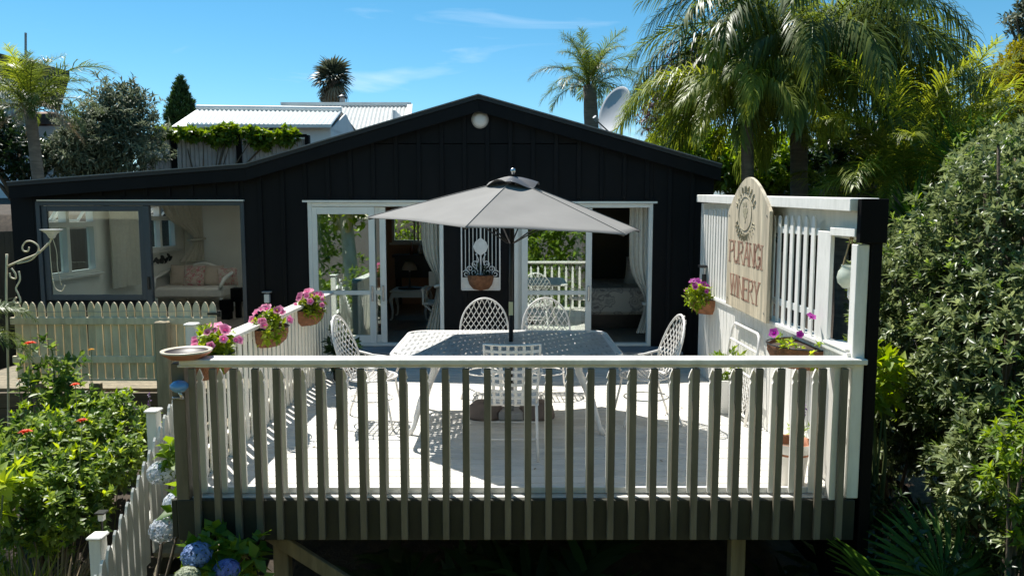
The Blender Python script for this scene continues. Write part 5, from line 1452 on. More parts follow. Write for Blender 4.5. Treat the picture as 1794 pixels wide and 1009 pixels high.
# grassy clump
def grass_clump(name, c, n, L, r, material, label, group=None, droop=.8):
    rt = root(name, c, label, 'plant', group); vs, fs, ts = [], [], []
    for k in range(n):
        a = rng.uniform(0, 6.28); el = rng.uniform(.5, 1.45); d = np.array((math.cos(a) * math.cos(el), math.sin(a) * math.cos(el), math.sin(el)))
        p = np.array(c) + np.array((math.cos(a), math.sin(a), 0)) * rng.uniform(0, r); l = L * rng.uniform(.6, 1.1); t = rng.uniform(0, 1); wd = np.cross(d, (0, 0, 1.0)); wd /= np.linalg.norm(wd); b = len(vs)
        for q in range(5):
            ww = .010 * (1, 1.1, .9, .6, .05)[q]; vs += [p - wd * ww, p + wd * ww]; ts += [t, t]; p = p + d * l / 4; d = d + np.array((0, 0, -droop * .22 * (q + 1) * (1 - el / 2))); d /= np.linalg.norm(d)
        for q in range(4): fs.append((b + 2 * q, b + 2 * q + 1, b + 2 * q + 3, b + 2 * q + 2))
    np_obj('blades', np.array(vs), np.array(fs), material, rt, ts)
    return rt
for (px, py, Y, mt, lb, cnt) in ((15, 985, 5.7, 'lf_palmy', 'yellow green grass clump below the lime broad leaved plant', 320), (90, 1000, 5.75, 'lf_dry', 'dry tan grass clump beside the yellow green grass', 160)):
    p = gp(px, py, Y); grass_clump('grass_clump', (p.x, Y, gz(p.x, Y)), cnt, .72, .22, M[mt], lb)
# zinnias and salvias
def zinnia(px, py, Y, petal, label, r=.045, group=None):
    p = gp(px, py, Y); g = gz(p.x, Y); rt = root('zinnia_plant', (p.x, Y, g), label, 'flower', group)
    b = Vector((p.x + rng.normal(0, .08), Y + rng.normal(0, .05), g - .05)); mid = b.lerp(p, .55) + Vector((rng.normal(0, .05), 0, 0))
    MB().tube([b, mid, p - Vector((0, 0, .01))], [.007, .005, .0035], 5).build('stem', M['stem'], rt, True)
    n = 26; ph = np.arange(n) * 2.399; th = np.linspace(.9, 1.5, n)
    d = np.stack([np.cos(ph) * np.sin(th), np.sin(ph) * np.sin(th), np.cos(th)], 1)
    v, f = leaf_arrays(np.tile(np.array(p), (n, 1)) + np.array((0, 0, .008)) * (1.5 - th)[:, None], d, np.full(n, r) * np.linspace(.6, 1.1, n), .5, jit=.05)
    np_obj('flower_head', v, f, M[petal], rt, np.repeat(rng.uniform(0, 1, n), 5))
    m = 12; t = rng.uniform(.25, .9, m)
    P = np.array([list(b.lerp(mid, u * 2) if u < .5 else mid.lerp(p, u * 2 - 1)) for u in t]); a = rng.uniform(0, 6.28, m)
    v, f = leaf_arrays(P, np.stack([np.cos(a), np.sin(a), .25 + 0 * a], 1), np.full(m, .11), .42, jit=.2)
    np_obj('leaves', v, f, M['lf_bright'], rt, np.repeat(rng.uniform(.2, 1, m), 5))
zinnia(53, 602, 7.0, 'orange', 'orange zinnia in front of the left end of the picket fence', .06)
zinnia(132, 674, 6.9, 'orange', 'orange zinnia just below the picket fence bottom')
zinnia(144, 737, 6.3, 'orange', 'red orange zinnia above the garden shrub', .05)
zinnia(45, 757, 6.1, 'orange', 'large orange zinnia in the dark corner of the garden', .06)
zinnia(160, 613, 7.6, 'yellow', 'small yellow zinnia against the cream pickets', .035)
zinnia(34, 664, 7.4, 'yellow', 'faded yellow zinnia bud near the fence end', .028)
def spike(px, py, Y, label):
    p = gp(px, py, Y); g = gz(p.x, Y); rt = root('salvia_spike', (p.x, Y, g), label, 'flower')
    b = Vector((p.x - .08, Y, g - .05)); MB().tube([b, b.lerp(p, .6) + Vector((.03, 0, 0)), p], [.006, .004, .002], 5).build('stem', M['stem'], rt, True)
    n = 40; t = rng.uniform(.72, 1, n); P = np.array([list(b.lerp(p, u)) for u in t])
    v, f = leaf_arrays(P, rng.normal(size=(n, 3)), np.full(n, .03), .6); np_obj('flower_spike', v, f, M['purple'], rt, rng.uniform(0, 1, len(v)))
    m = 10; P = np.array([list(b.lerp(p, u)) for u in rng.uniform(.4, .75, m)]); a = rng.uniform(0, 6.28, m)
    v, f = leaf_arrays(P, np.stack([np.cos(a), np.sin(a), .3 + 0 * a], 1), np.full(m, .1), .4); np_obj('leaves', v, f, M['lf_bright'], rt, np.repeat(rng.uniform(0, 1, m), 5))
spike(262, 690, 7.3, 'tall purple salvia spike near the stair fence post'); spike(236, 712, 7.2, 'shorter purple salvia spike left of the tall one'); spike(203, 768, 6.7, 'purple salvia flower in the middle of the garden shrub')
# stake light
p = gp(178, 905, 5.75); so = root('stake_light', (p.x, 5.75, gz(p.x, 5.75)), 'black garden stake light beside the stair fence', 'garden light')
MB().tube([(p.x, 5.75, gz(p.x, 5.75) - .1), (p.x, 5.75, p.z - .03)], .009, 6).build('stake', M['blackmetal'], so)
MB().span((p.x - .022, 5.73, p.z - .03), (p.x + .022, 5.774, p.z + .03), .004).build('lens', M['pot'], so); MB().span((p.x - .04, 5.71, p.z + .031), (p.x + .04, 5.79, p.z + .045), .003).build('cap', M['blackmetal'], so)
# hydrangea
hc = gp(330, 900, 5.2)
hy = root('hydrangea_bush', (-2.75, 5.1, gz(-2.75, 5.1)), 'hydrangea bush with blue and white heads at the deck corner', 'hydrangea')
E = []
for (px, py, Y, rx, ry, rz_) in ((306, 790, 5.75, .07, .2, .16), (375, 965, 4.95, .17, .2, .14), (322, 890, 5.3, .06, .15, .18), (430, 985, 4.9, .16, .15, .16), (370, 1010, 4.75, .2, .2, .14)):
    p = gp(px, py, Y); E.append((p.x, p.y, p.z, rx, ry, rz_))
P, D, _ = ell_shoots(E, 95, .45, .2); v, f, t = rosettes(P, D, 5, .125, .62, (30, 95), .02); np_obj('foliage', v, f, M['lf_bright'], hy, t)
mb = MB()
for q in E: mb.tube([(-2.75, 5.0, -1.6), ((q[0] - 2.75) / 2, (q[1] + 5) / 2, -.9), (q[0], q[1], q[2])], [.02, .015, .008], 5)
mb.build('stem', M['bark'], hy, True)
for (px, py, Y, r, mt) in ((284, 828, 5.6, .105, 'hydwhite'), (312, 880, 5.3, .10, 'hydwhite'), (288, 927, 5.15, .10, 'hydwhite'), (345, 972, 4.75, .095, 'hydblue'), (396, 1000, 4.7, .085, 'hydviolet'), (328, 1012, 4.6, .08, 'hydgreen')):
    p = np.array(gp(px, py, Y)); n = 230; k = np.arange(n) + .5; th = np.arccos(1 - 1.75 * k / n); ph = k * 2.39996
    d = np.stack([np.cos(ph) * np.sin(th), np.sin(ph) * np.sin(th), np.cos(th)], 1) + rng.normal(0, .05, (n, 3)); d = norm(d)
    c = p + d * r * np.array((1, 1, .85)) * rng.uniform(.9, 1.05, (n, 1))
    T = norm(np.cross(d, rng.normal(size=(n, 3)))); Bv = np.cross(d, T)
    dirs = np.concatenate([T, Bv, -T, -Bv]); dirs = norm(dirs + .25 * np.tile(d, (4, 1)))
    v, f = leaf_arrays(np.tile(c, (4, 1)), dirs, np.full(4 * n, .017), .95, up=np.tile(d, (4, 1)), jit=.1)
    np_obj('flower_head', v, f, M[mt], hy, np.repeat(np.tile(np.clip(rng.normal(.55, .25, n), 0, 1), 4), 5))
shrub('bank_shrub', (-2.0, 16.4, gz(-2, 16.4)), [(-2.0, 16.4, 1.5, .9, .5, .9), (-1.2, 16.6, 1.2, .6, .5, .8)], 420, 6, .12, M['lf_bright'], 'bright green shrub seen through the living room back window', 'shrub', inner=.4)
# under-deck plants
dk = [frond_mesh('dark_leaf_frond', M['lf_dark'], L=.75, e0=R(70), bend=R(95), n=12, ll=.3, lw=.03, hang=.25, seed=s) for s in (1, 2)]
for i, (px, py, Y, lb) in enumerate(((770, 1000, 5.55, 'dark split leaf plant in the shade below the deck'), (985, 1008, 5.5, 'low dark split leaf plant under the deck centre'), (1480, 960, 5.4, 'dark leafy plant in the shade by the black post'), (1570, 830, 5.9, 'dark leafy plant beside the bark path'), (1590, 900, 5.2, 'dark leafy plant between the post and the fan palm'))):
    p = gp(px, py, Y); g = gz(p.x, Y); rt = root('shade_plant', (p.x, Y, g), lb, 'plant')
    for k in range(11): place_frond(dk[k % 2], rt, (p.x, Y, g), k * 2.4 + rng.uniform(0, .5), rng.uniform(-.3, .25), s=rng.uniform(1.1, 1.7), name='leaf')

# ================================================================ RIGHT GARDEN
E = []
for (px, py, Y, rx, ry, rz_) in ((1660, 560, 7.2, .75, .9, .95), (1760, 430, 6.8, .75, .9, .9), (1790, 640, 6.0, .75, .9, .9), (1600, 640, 7.6, .55, .8, .75), (1700, 710, 6.7, .55, .6, .5), (1800, 840, 5.3, .55, .7, .55), (1570, 490, 8.0, .45, .6, .6), (1800, 320, 7.6, .7, .8, .6), (1690, 440, 8.2, .6, .6, .6), (1745, 930, 5.6, .4, .5, .4), (1690, 800, 6.6, .35, .4, .4)):
    p = gp(px, py, Y); E.append((p.x, p.y, p.z, rx, ry, rz_))
shrub('hedge_shrub', (4.6, 7.0, gz(4.6, 7)), E, 7000, 8, .094, M['lf_hedge'], 'large dense grey green hedge shrub right of the deck', 'shrub', width=.36, inner=.6, lumpy=.2, spread=(15, 80), stems=60, upb=.3)
hd = bpy.data.objects['hedge_shrub']
P, D, _ = ell_shoots(E, 420, .93, .2); v, f, t = rosettes(P + D * .04 + np.array((0, 0, .03)), D, 9, .065, .32, (10, 60), .03, 1.0); np_obj('young_shoots', v, f, M['lf_garden'], hd, t)
P, D, _ = ell_shoots(E, 45, .9, .2); v, f, t = rosettes(P, D, 5, .11, .45, (20, 80), .03, .6); np_obj('broad_leaves', v, f, M['lf_bright'], hd, t)
p = gp(1545, 640, 6.6)
shrub('broadleaf_plant', (p.x, 6.6, gz(p.x, 6.6)), [(p.x, 6.6, p.z - .1, .2, .25, .3)], 60, 5, .15, M['lf_lime'], 'bright green leafy plant squeezed beside the black screen post', 'plant', width=.45, inner=.3, stems=6, tmat=M['stem'])
p = gp(1560, 740, 7.4)
shrub('garden_shrub', (p.x, 7.4, gz(p.x, 7.4)), [(p.x, 7.4, p.z - .1, .35, .45, .5), (p.x + .3, 7.6, p.z - .2, .4, .4, .4)], 420, 7, .09, M['lf_hedge'], 'dark low shrub between the screen and the hedge', 'shrub', width=.36, inner=.4)
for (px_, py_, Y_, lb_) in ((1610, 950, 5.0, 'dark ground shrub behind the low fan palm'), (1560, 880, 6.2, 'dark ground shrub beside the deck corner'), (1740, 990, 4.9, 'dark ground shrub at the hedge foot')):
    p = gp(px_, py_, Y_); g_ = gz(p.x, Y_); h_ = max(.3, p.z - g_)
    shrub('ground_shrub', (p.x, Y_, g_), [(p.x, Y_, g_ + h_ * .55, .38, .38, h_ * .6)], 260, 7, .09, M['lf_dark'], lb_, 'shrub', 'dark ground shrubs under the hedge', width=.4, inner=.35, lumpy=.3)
p = gp(1770, 800, 4.9)
shrub('garden_shrub', (p.x + .1, 4.9, gz(p.x, 4.9)), [(p.x + .15, 4.9, p.z - .1, .28, .3, .5)], 210, 8, .08, M['lf_bright'], 'bright green young shrub in front of the hedge foot', 'shrub', width=.36, inner=.4)
fm = [fan_mesh('fan_leaf', M['lf_fan'], pet=.75, R_=.62, n=34, arc=230, droop=.2, seed=s) for s in (3, 4)]
p = gp(1680, 1000, 4.4); g = gz(2.75, 4.4)
fp = root('fan_palm', (2.75, 4.4, g), 'low fan palm with pleated leaves in the shaded foreground', 'palm')
MB().tube([(2.75, 4.4, g - .1), (2.75, 4.4, g + .6)], [.1, .07], 10).build('trunk', M['trunk'], fp, True)
for (az, ti, ro, s) in ((1.2, .95, .5, .9), (.2, .75, -.9, .85), (2.2, .8, .9, .8), (-1.3, .6, 0, .9), (3.4, .7, .4, .8), (-.5, .85, -.4, .85), (4.2, .5, 0, .8)):
    place_frond(fm[0], fp, (2.75, 4.4, g + .58), az, ti, ro, s, 'fan_leaf')

# ================================================================ PALMS AND TREES BEHIND
def palm(name, base, top, tr, metas, label, cat='palm', group=None, seed=1, bark='trunk', spread=.12):
    rt = root(name, base, label, cat, group); b, t = Vector(base), Vector(top)
    mid = b.lerp(t, .5) + Vector((.06, 0, 0))
    n = 9; pts, rad = [], []
    for i in range(n + 1):
        u = i / n; pts.append(b.lerp(mid, u * 2) if u < .5 else mid.lerp(t, u * 2 - 1)); rad.append(tr * (1.15 - .3 * u + (.04 if i % 2 else 0)))
    trunk_tube(rt, pts, rad, M[bark], 12)
    for (me, az, tilt, s, roll) in metas:
        o = place_frond(me, rt, t + Vector((math.cos(az), math.sin(az), 0)) * spread * random.random() + Vector((0, 0, random.uniform(-.1, .1))), az, tilt, roll, s)
    return rt
QF = {}
for nm, mt in (('g', 'lf_palm'), ('y', 'lf_palmy')):
    QF[nm] = [frond_mesh('pinnate_frond', M[mt], L=2.6, e0=R(e0), bend=R(bd), n=84, ll=.66, lw=.0115, hang=hg_ * 1.1, plume=.42, vee=.2, sweep=.6, curl=cu, rach=.022, seed=sd_) for (e0, bd, hg_, cu, sd_) in ((72, 95, .55, .05, 1), (58, 120, .7, -.08, 2), (42, 120, .8, .1, 3), (22, 95, .8, -.05, 4), (0, 70, .7, .05, 5))]
def ring_metas(fr, spec, seed):
    g = random.Random(seed); out = []
    for (idx, n, s, a0) in spec:
        for k in range(n): out.append((fr[idx], a0 + 2 * math.pi * (k + g.uniform(-.25, .25)) / n, g.uniform(-.12, .12), s * g.uniform(.88, 1.1), g.uniform(-.3, .3)))
    return out
bq = at(1402, 350, 11.3)
tq = at(1398, 110, 11.3)
palm('queen_palm', (bq.x, 11.3, gz(bq.x, 11.3)), tq, .13, ring_metas(QF['g'], ((0, 5, .95, .3), (1, 9, 1.05, .9), (2, 12, 1.08, .2), (3, 12, 1.05, .5), (4, 12, .95, .1)), 4) + ring_metas(QF['y'], ((2, 4, .95, .4), (3, 6, .95, .2), (4, 6, .9, .6)), 41) + [(QF['g'][1], R(8), .05, 1.2, .2), (QF['g'][1], R(176), .28, 1.15, -.2), (QF['g'][2], R(20), .15, 1.05, .1)], 'large queen palm with drooping fronds behind the white screen')
b2, t2 = at(1312, 350, 10.5), at(1308, 172, 10.5)
palm('queen_palm', (b2.x, 10.5, gz(b2.x, 10.5)), t2, .09, ring_metas(QF['y'], ((1, 5, .55, .4), (2, 7, .6, .1), (3, 9, .62, .6), (4, 9, .55, .3)), 9) + [(QF['y'][2], R(183), -.05, .8, 0), (QF['y'][3], R(196), .1, .8, 0), (QF['y'][3], R(170), .05, .78, 0)], 'shorter yellow green palm leaning over the house roof')
SF = {}
for nm, mt in (('g', 'lf_palm'), ('y', 'lf_palmy'), ('d', 'lf_dry')):
    SF[nm] = [frond_mesh('short_frond', M[mt], L=1.7, e0=R(e0), bend=R(bd), n=62, ll=.42, lw=.008, hang=.4, plume=.32, vee=.35, sweep=.6, curl=cu, rach=.018, seed=sd_) for (e0, bd, cu, sd_) in ((80, 60, .04, 11), (62, 85, -.05, 12), (40, 95, .06, 13), (15, 85, -.05, 14), (-20, 40, .03, 15))]
b3, t3 = at(1036, 215, 20), at(1033, 150, 20)
palm('queen_palm', (b3.x, 20, gz(b3.x, 20)), t3, .2, ring_metas(SF['g'], ((0, 6, .95, .2), (1, 8, .95, .7), (2, 8, .95, .1), (3, 7, .85, .5)), 3), 'small palm tree behind the roof ridge beside the satellite dish', spread=.1)
b4, t4 = at(75, 320, 14), at(52, 190, 14)
lp_ = palm('queen_palm', (b4.x, 14, gz(b4.x, 14)), t4, .11, ring_metas(SF['y'], ((0, 4, .7, .2), (1, 4, .75, .7)), 5) + ring_metas(SF['g'], ((0, 4, .7, .5), (1, 6, .72, .3), (2, 8, .7, .6), (3, 7, .6, .2)), 6) + ring_metas(SF['d'], ((4, 4, .6, .5),), 7) + [(SF['g'][2], R(-4), .42, 1.15, 0), (SF['d'][3], R(-25), 0, .7, 0)], 'grey trunked palm left of the lean-to with an arching frond')
# fronds of a low palm at the very left edge
b5 = at(-95, 700, 7.3)
palm('low_palm', (b5.x, 7.3, gz(b5.x, 7.3)), (b5.x, 7.3, .75), .12, ring_metas(SF['g'], ((0, 4, .55, .1), (1, 5, .6, .4), (2, 6, .6, .7), (3, 5, .55, .2)), 8), 'low green palm by the scroll plant stand')
# yellow upright palm, right
b6 = at(1580, 420, 9.6); t6 = at(1580, 330, 9.6)
palm('feather_palm', (b6.x, 9.6, gz(b6.x, 9.6)), t6, .12, ring_metas(SF['y'], ((0, 6, 1.0, .25), (0, 5, 1.15, 1.0), (1, 8, 1.0, .6), (2, 8, .9, .1), (3, 7, .8, .4)), 12), 'yellow green feather palm with upright fronds beside the hedge')
b7 = at(1480, 420, 10.4); t7 = at(1470, 345, 10.4)
palm('feather_palm', (b7.x, 10.4, gz(b7.x, 10.4)), t7, .1, ring_metas(SF['d'], ((3, 5, .5, .2), (4, 4, .45, .7)), 13) + ring_metas(SF['y'], ((1, 3, .55, .3), (2, 5, .5, .2)), 14), 'small palm with dry tan fronds just above the white screen')
b8 = at(1660, 420, 11.0); t8 = at(1660, 265, 11.0)
palm('feather_palm', (b8.x, 11.0, gz(b8.x, 11.0)), t8, .12, ring_metas(SF['y'], ((0, 7, .95, .25), (1, 8, .95, .6), (2, 8, .9, .1), (3, 7, .85, .4)), 22), 'yellow green feather palm in front of the golden conifer')
# dark sword leaf plant
def sword(name, c, n, L, wmax, material, label):
    rt = root(name, (c[0], c[1], gz(c[0], c[1])), label, 'plant')
    MB().tube([(c[0], c[1], gz(c[0], c[1]) - .1), c], [.09, .07], 10).build('trunk', M['trunk'], rt, True)
    for k in range(n):
        a = k * 2.399; el = R(80) - R(95) * (k / n) ** .8; d = np.array((math.cos(a) * math.cos(el), math.sin(a) * math.cos(el), math.sin(el))); p = np.array(c, float); l = L * rng.uniform(.8, 1.1)
        wd = np.cross(d, (0, 0, 1.0)); wd /= np.linalg.norm(wd) + 1e-6; up = np.cross(wd, d); vs, fs = [], []; t = rng.uniform(0, 1)
        for q in range(6):
            ww = wmax * (.55, .9, 1, .85, .5, .03)[q]; vs += [p - wd * ww + up * ww * .35, p, p + wd * ww + up * ww * .35]; p = p + d * l / 5; d = d + np.array((0, 0, -.06 * q)); d /= np.linalg.norm(d)
        for q in range(5): o = 3 * q; fs += [(o, o + 1, o + 4, o + 3), (o + 1, o + 2, o + 5, o + 4)]
        np_obj('sword_leaf', np.array(vs), np.array(fs), material, rt, [t] * len(vs))
    return rt
sword('yucca', tuple(at(1690, 300, 8.9)), 60, .85, .03, M['lf_fan'], 'dark green spiky yucca head above the hedge')
sword('yucca', tuple(at(1600, 395, 8.7)), 46, .75, .03, M['lf_fan'], 'dark green spiky yucca behind the black screen post')

def tree(name, base, ells, n, per, L, material, label, width=.4, inner=.6, lumpy=.2, tr=.12, bark='bark', limbs=8, group=None, spread=(20, 90), upb=.2, zt=None):
    rt = root(name, base, label, 'tree', group)
    P, D, _ = ell_shoots(ells, n, inner, lumpy); v, f, t = rosettes(P, D, per, L, width, spread, L * .5, upb)
    np_obj('crown', v, f, material, rt, t)
    c = Vector(ells[0][:3]); b = Vector(base); fork = b.lerp(c, .7)
    mb = MB().tube([b - Vector((0, 0, .2)), b.lerp(fork, .5) + Vector((tr * .5, 0, 0)), fork, c], [tr * 1.2, tr, tr * .8, tr * .3], 9)
    for k in range(limbs):
        q = Vector(P[rng.integers(len(P))]); m = fork.lerp(q, .5) + Vector((0, 0, .1)); mb.tube([fork.lerp(b, .2 * random.random()), m, q], [tr * .5, tr * .3, tr * .08], 6)
    mb.build('trunk', M[bark], rt, True)
    return rt
def el(px, py, Y, rpx, rpy, ry=None):
    p = at(px, py, Y); k = Y / FPX; return (p.x, p.y, p.z, rpx * k, (ry if ry else rpx * k), rpy * k)
def base_of(e): return (e[0], e[1], gz(e[0], e[1]))
E = [el(190, 250, 16, 88, 70), el(215, 195, 16.2, 55, 55), el(140, 275, 15.6, 55, 45)]
tree('olive_tree', base_of(E[0]), E, 2300, 6, .15, M['lf_olive'], 'grey green olive tree behind the lean-to roof', width=.3, inner=.3, lumpy=.3)
E = [el(35, 270, 15.5, 60, 45), el(-30, 240, 15.5, 60, 60)]
tree('bushy_tree', base_of(E[0]), E, 800, 6, .14, M['lf_dark'], 'dark bushy tree below the grey palm', width=.45, inner=.4)
E = [el(317, 205, 40, 27, 22), el(317, 185, 40, 21, 22), el(317, 165, 40, 13, 20), el(317, 150, 40, 6, 14), el(317, 235, 40, 30, 24)]
tree('conifer', base_of(E[0]), E, 3200, 6, .2, M['lf_conifer'], 'dark cone shaped conifer beyond the white roofs', width=.3, inner=.5, lumpy=.08, spread=(10, 50), upb=1.2)
E = [el(1200, 150, 22, 62, 50), el(1160, 200, 22, 45, 40), el(1240, 115, 22, 45, 35)]
tree('plum_tree', base_of(E[0]), E, 1000, 6, .15, M['lf_plum'], 'purple red leaved tree behind the queen palm', inner=.35, lumpy=.3)
E = [el(1780, 190, 13.5, 70, 95), el(1740, 240, 13.5, 55, 60), el(1800, 110, 13.5, 40, 40)]
tree('golden_conifer', base_of(E[0]), E, 2600, 7, .10, M['lf_gold'], 'golden yellow conifer at the right edge above the hedge', width=.25, inner=.5, lumpy=.2, spread=(10, 60), upb=.8)
E = [el(1800, 30, 20, 32, 38)]
tree('bushy_tree', base_of(E[0]), E, 260, 5, .16, M['lf_olive'], 'sparse grey green treetop above the golden conifer', inner=.3, lumpy=.3)
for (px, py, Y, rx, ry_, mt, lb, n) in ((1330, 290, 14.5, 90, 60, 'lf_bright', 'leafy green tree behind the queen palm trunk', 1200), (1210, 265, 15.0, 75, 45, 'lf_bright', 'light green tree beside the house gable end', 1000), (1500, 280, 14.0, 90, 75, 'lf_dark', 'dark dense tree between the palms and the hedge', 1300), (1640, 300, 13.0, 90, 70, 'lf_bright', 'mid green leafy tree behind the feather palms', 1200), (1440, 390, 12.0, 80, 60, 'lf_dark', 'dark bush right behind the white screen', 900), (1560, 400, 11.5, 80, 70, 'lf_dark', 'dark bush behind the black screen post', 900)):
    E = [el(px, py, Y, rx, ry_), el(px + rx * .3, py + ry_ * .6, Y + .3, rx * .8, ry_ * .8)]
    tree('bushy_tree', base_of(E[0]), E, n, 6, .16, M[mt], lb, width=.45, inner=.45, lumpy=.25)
# fan palm far behind
fg = [fan_mesh('far_fan_leaf', M['lf_fangrey'], pet=.45, R_=1.0, n=12, arc=170, droop=.35, seed=s) for s in (6, 7)]
c = at(583, 138, 45); g = gz(c.x, 45)
rt = root('washingtonia_palm', (c.x, 45, g), 'tall fan palm far behind the corrugated roofs', 'palm')
MB().tube([(c.x, 45, g), (c.x + .1, 45, (g + c.z) / 2), tuple(c)], [.4, .34, .36], 10).build('trunk', M['trunk'], rt, True)
fg.append(fan_mesh('dead_fan_leaf', M['lf_dry'], pet=.4, R_=.9, n=11, arc=150, droop=.6, seed=8))
for k in range(50):
    u = k / 50; place_frond(fg[k % 2] if u < .62 else fg[2], rt, c + Vector((0, 0, -.5 * u)), k * 2.4, R(85) - R(165) * u, random.uniform(-.6, .6), random.uniform(.7, 1.1), 'fan_leaf')

# ================================================================ NEIGHBOURS
def corrugated(mb, o, ux, uy, w, l, pitch=.09, amp=.018):
    o, ux, uy = Vector(o), Vector(ux).normalized(), Vector(uy).normalized(); nn = ux.cross(uy); n = int(w / pitch) * 4; vs = []
    for j in (0, 1):
        for i in range(n + 1):
            vs.append(tuple(o + ux * (w * i / n) + uy * (l * j) + nn * (amp * math.sin(i * math.pi / 2))))
    mb.add(vs, [(i, i + 1, n + 2 + i, n + 1 + i) for i in range(n)]); return mb
nh = root('corrugated_house', at(470, 240, 23), 'white house with pale corrugated roof behind the vine fence', 'house')
nh.location = (-7.9, 24, gz(-8, 24)); W[nh.name] = Matrix.Translation(nh.location)
r0, r1 = at(345, 192, 24), at(598, 195, 24); e0, e1 = at(328, 216, 21.6), at(580, 219, 21.6)
d_ = (e0 - r0); 
def roof_sheet(parent, rl, rr, el_, er, mt):
    vs = []; n = 130
    for i in range(n + 1):
        t = i / n; a, b = rl.lerp(rr, t), el_.lerp(er, t); z = .03 * math.sin(i * math.pi / 2); vs += [(a.x, a.y, a.z + z), (b.x, b.y, b.z + z), (b.x, b.y, b.z + z - .04), (a.x, a.y, a.z + z - .04)]
    fs = []
    for i in range(n): o = 4 * i; fs += [(o, o + 1, o + 5, o + 4), (o + 1, o + 2, o + 6, o + 5), (o + 3, o + 7, o + 6, o + 2)]
    return MB().add(vs, fs).build('roof', mt, parent)
rr_ = roof_sheet(nh, r0, r1, e0, e1, M['corr'])
MB().tube([r0 + Vector((0, 0, .05)), r1 + Vector((0, 0, .05))], .09, 8).build('ridge_cap', M['corr'], rr_)
back = Vector((0, 2.4, 0))
roof_sheet(nh, r0 + Vector((0, .02, 0)), r1 + Vector((0, .02, 0)), e0 + Vector((0, 4.9, 0)), e1 + Vector((0, 4.9, 0)), M['corr'])
zg = gz(-8, 23) - .3
MB().span((e0.x + .2, 21.95, zg), (e1.x - .1, 26.2, e0.z - .08)).build('wall', M['wallwhite'], nh)
MB().prism([(21.95, e1.z - .1), (26.2, e1.z - .1), (24, r1.z - .08)], (e1.x - .14, 0, 0), (0, 1, 0), (0, 0, 1), (.04, 0, 0)).build('gable_wall', M['wallwhite'], nh)
MB().span((e0.x, 21.55, e0.z - .13), (e1.x, 21.62, e0.z - .04)).build('gutter', M['corr'], nh)
hl = at(300, 222, 21.8)
MB().add([tuple(r0), tuple(e0 + Vector((.02, .3, -.05))), tuple(hl)], [(0, 1, 2)]).build('hip_roof', M['corr'], nh)
for (a, b) in ((415, 445), (452, 495)):
    wa, wb = at(a, 224, 21.93), at(b, 236, 21.93)
    o = MB().span((wa.x, 21.9, wb.z), (wb.x, 21.945, wa.z), .006).build('window', M['winddark'], nh)
    MB().span((wa.x - .05, 21.91, wb.z - .05), (wb.x + .05, 21.94, wb.z - .002)).build('sill', M['wallwhite'], o)
n2 = root('corrugated_house', (-7, 31, gz(-7, 31)), 'second white house with ribbed roof and small chimney further back', 'house')
q0, q1, f0, f1 = at(497, 186, 32), at(716, 186, 32), at(470, 232, 28.5), at(712, 232, 28.5)
rr2 = roof_sheet(n2, q0, q1, f0, f1, M['corrp'])
MB().span((q0.x - .1, 31.9, q0.z), (q1.x + .1, 32.2, q0.z + .14)).build('ridge_cap', M['corr'], rr2)
MB().bar(q1 + Vector((.05, 0, .03)), f1 + Vector((.05, 0, .03)), .22, .12).build('verge_cap', M['corr'], rr2)
MB().span((f0.x + .3, 28.9, gz(-7, 29) - .3), (f1.x - .1, 34, f0.z - .1)).build('wall', M['wallwhite'], n2)
MB().span((q1.x - .2, 28.9, f0.z - .2), (q1.x - .1, 34, q0.z - .6)).build('gable_wall', M['wallwhite'], n2)
cq = at(600, 180, 33)
MB().tube([(cq.x, 33, f0.z), (cq.x, 33, at(600, 172, 33).z)], .12, 10).build('chimney', M['corrg'], rr2); MB().lathe([(.2, 0), (.2, .05), (.03, .15)], 12, (cq.x, 33, at(600, 172, 33).z)).build('cowl', M['blackmetal'], rr2)
# vine covered corrugated fence
vf = root('corrugated_fence', (-7.0, 18, gz(-7, 18)), 'grey corrugated iron fence with black posts and green vine', 'fence')
fx = [at(p, 250, 18).x for p in (250, 306, 420, 540)]
zt_ = at(350, 240, 18).z
for i, (a, b) in enumerate(zip(fx, fx[1:])):
    corrugated(MB(), (a + .06, 18, gz(-7, 18) - .1), (1, 0, 0), (0, 0, 1), b - a - .12, zt_ - gz(-7, 18) + .05, .1, .022).build('iron_sheet', M['corrg'], vf)
corrugated(MB(), (fx[0] + .05, 17.93, at(280, 278, 18).z), (1, 0, 0), (0, 0, 1), fx[1] - fx[0] - .15, .5, .1, .022).build('pale_panel', M['corrp'], vf)
for x in fx: MB().span((x - .05, 17.88, gz(-7, 18) - .2), (x + .05, 18.02, zt_ + .03)).build('post', M['blackpaint'], vf)
MB().span((fx[0], 17.86, zt_ - .02), (fx[-1], 17.92, zt_ + .05)).build('top_rail', M['blackpaint'], vf)
E = [el(px, py, 17.85, rx, ry_, .22) for (px, py, rx, ry_) in ((290, 232, 18, 8), (330, 236, 26, 12), (385, 240, 28, 16), (400, 228, 18, 9), (455, 246, 22, 16), (500, 240, 26, 12), (440, 232, 20, 8))]
shrub('fence_vine', (-7.2, 17.75, gz(-7, 17.7)), E, 620, 6, .14, M['lf_bright'], 'bright green vine spilling over the corrugated fence top', 'vine', width=.6, inner=.2, lumpy=.3, stems=10)
E = [el(540, 246, 17.5, 20, 12), el(660, 213, 20, 12, 10)]
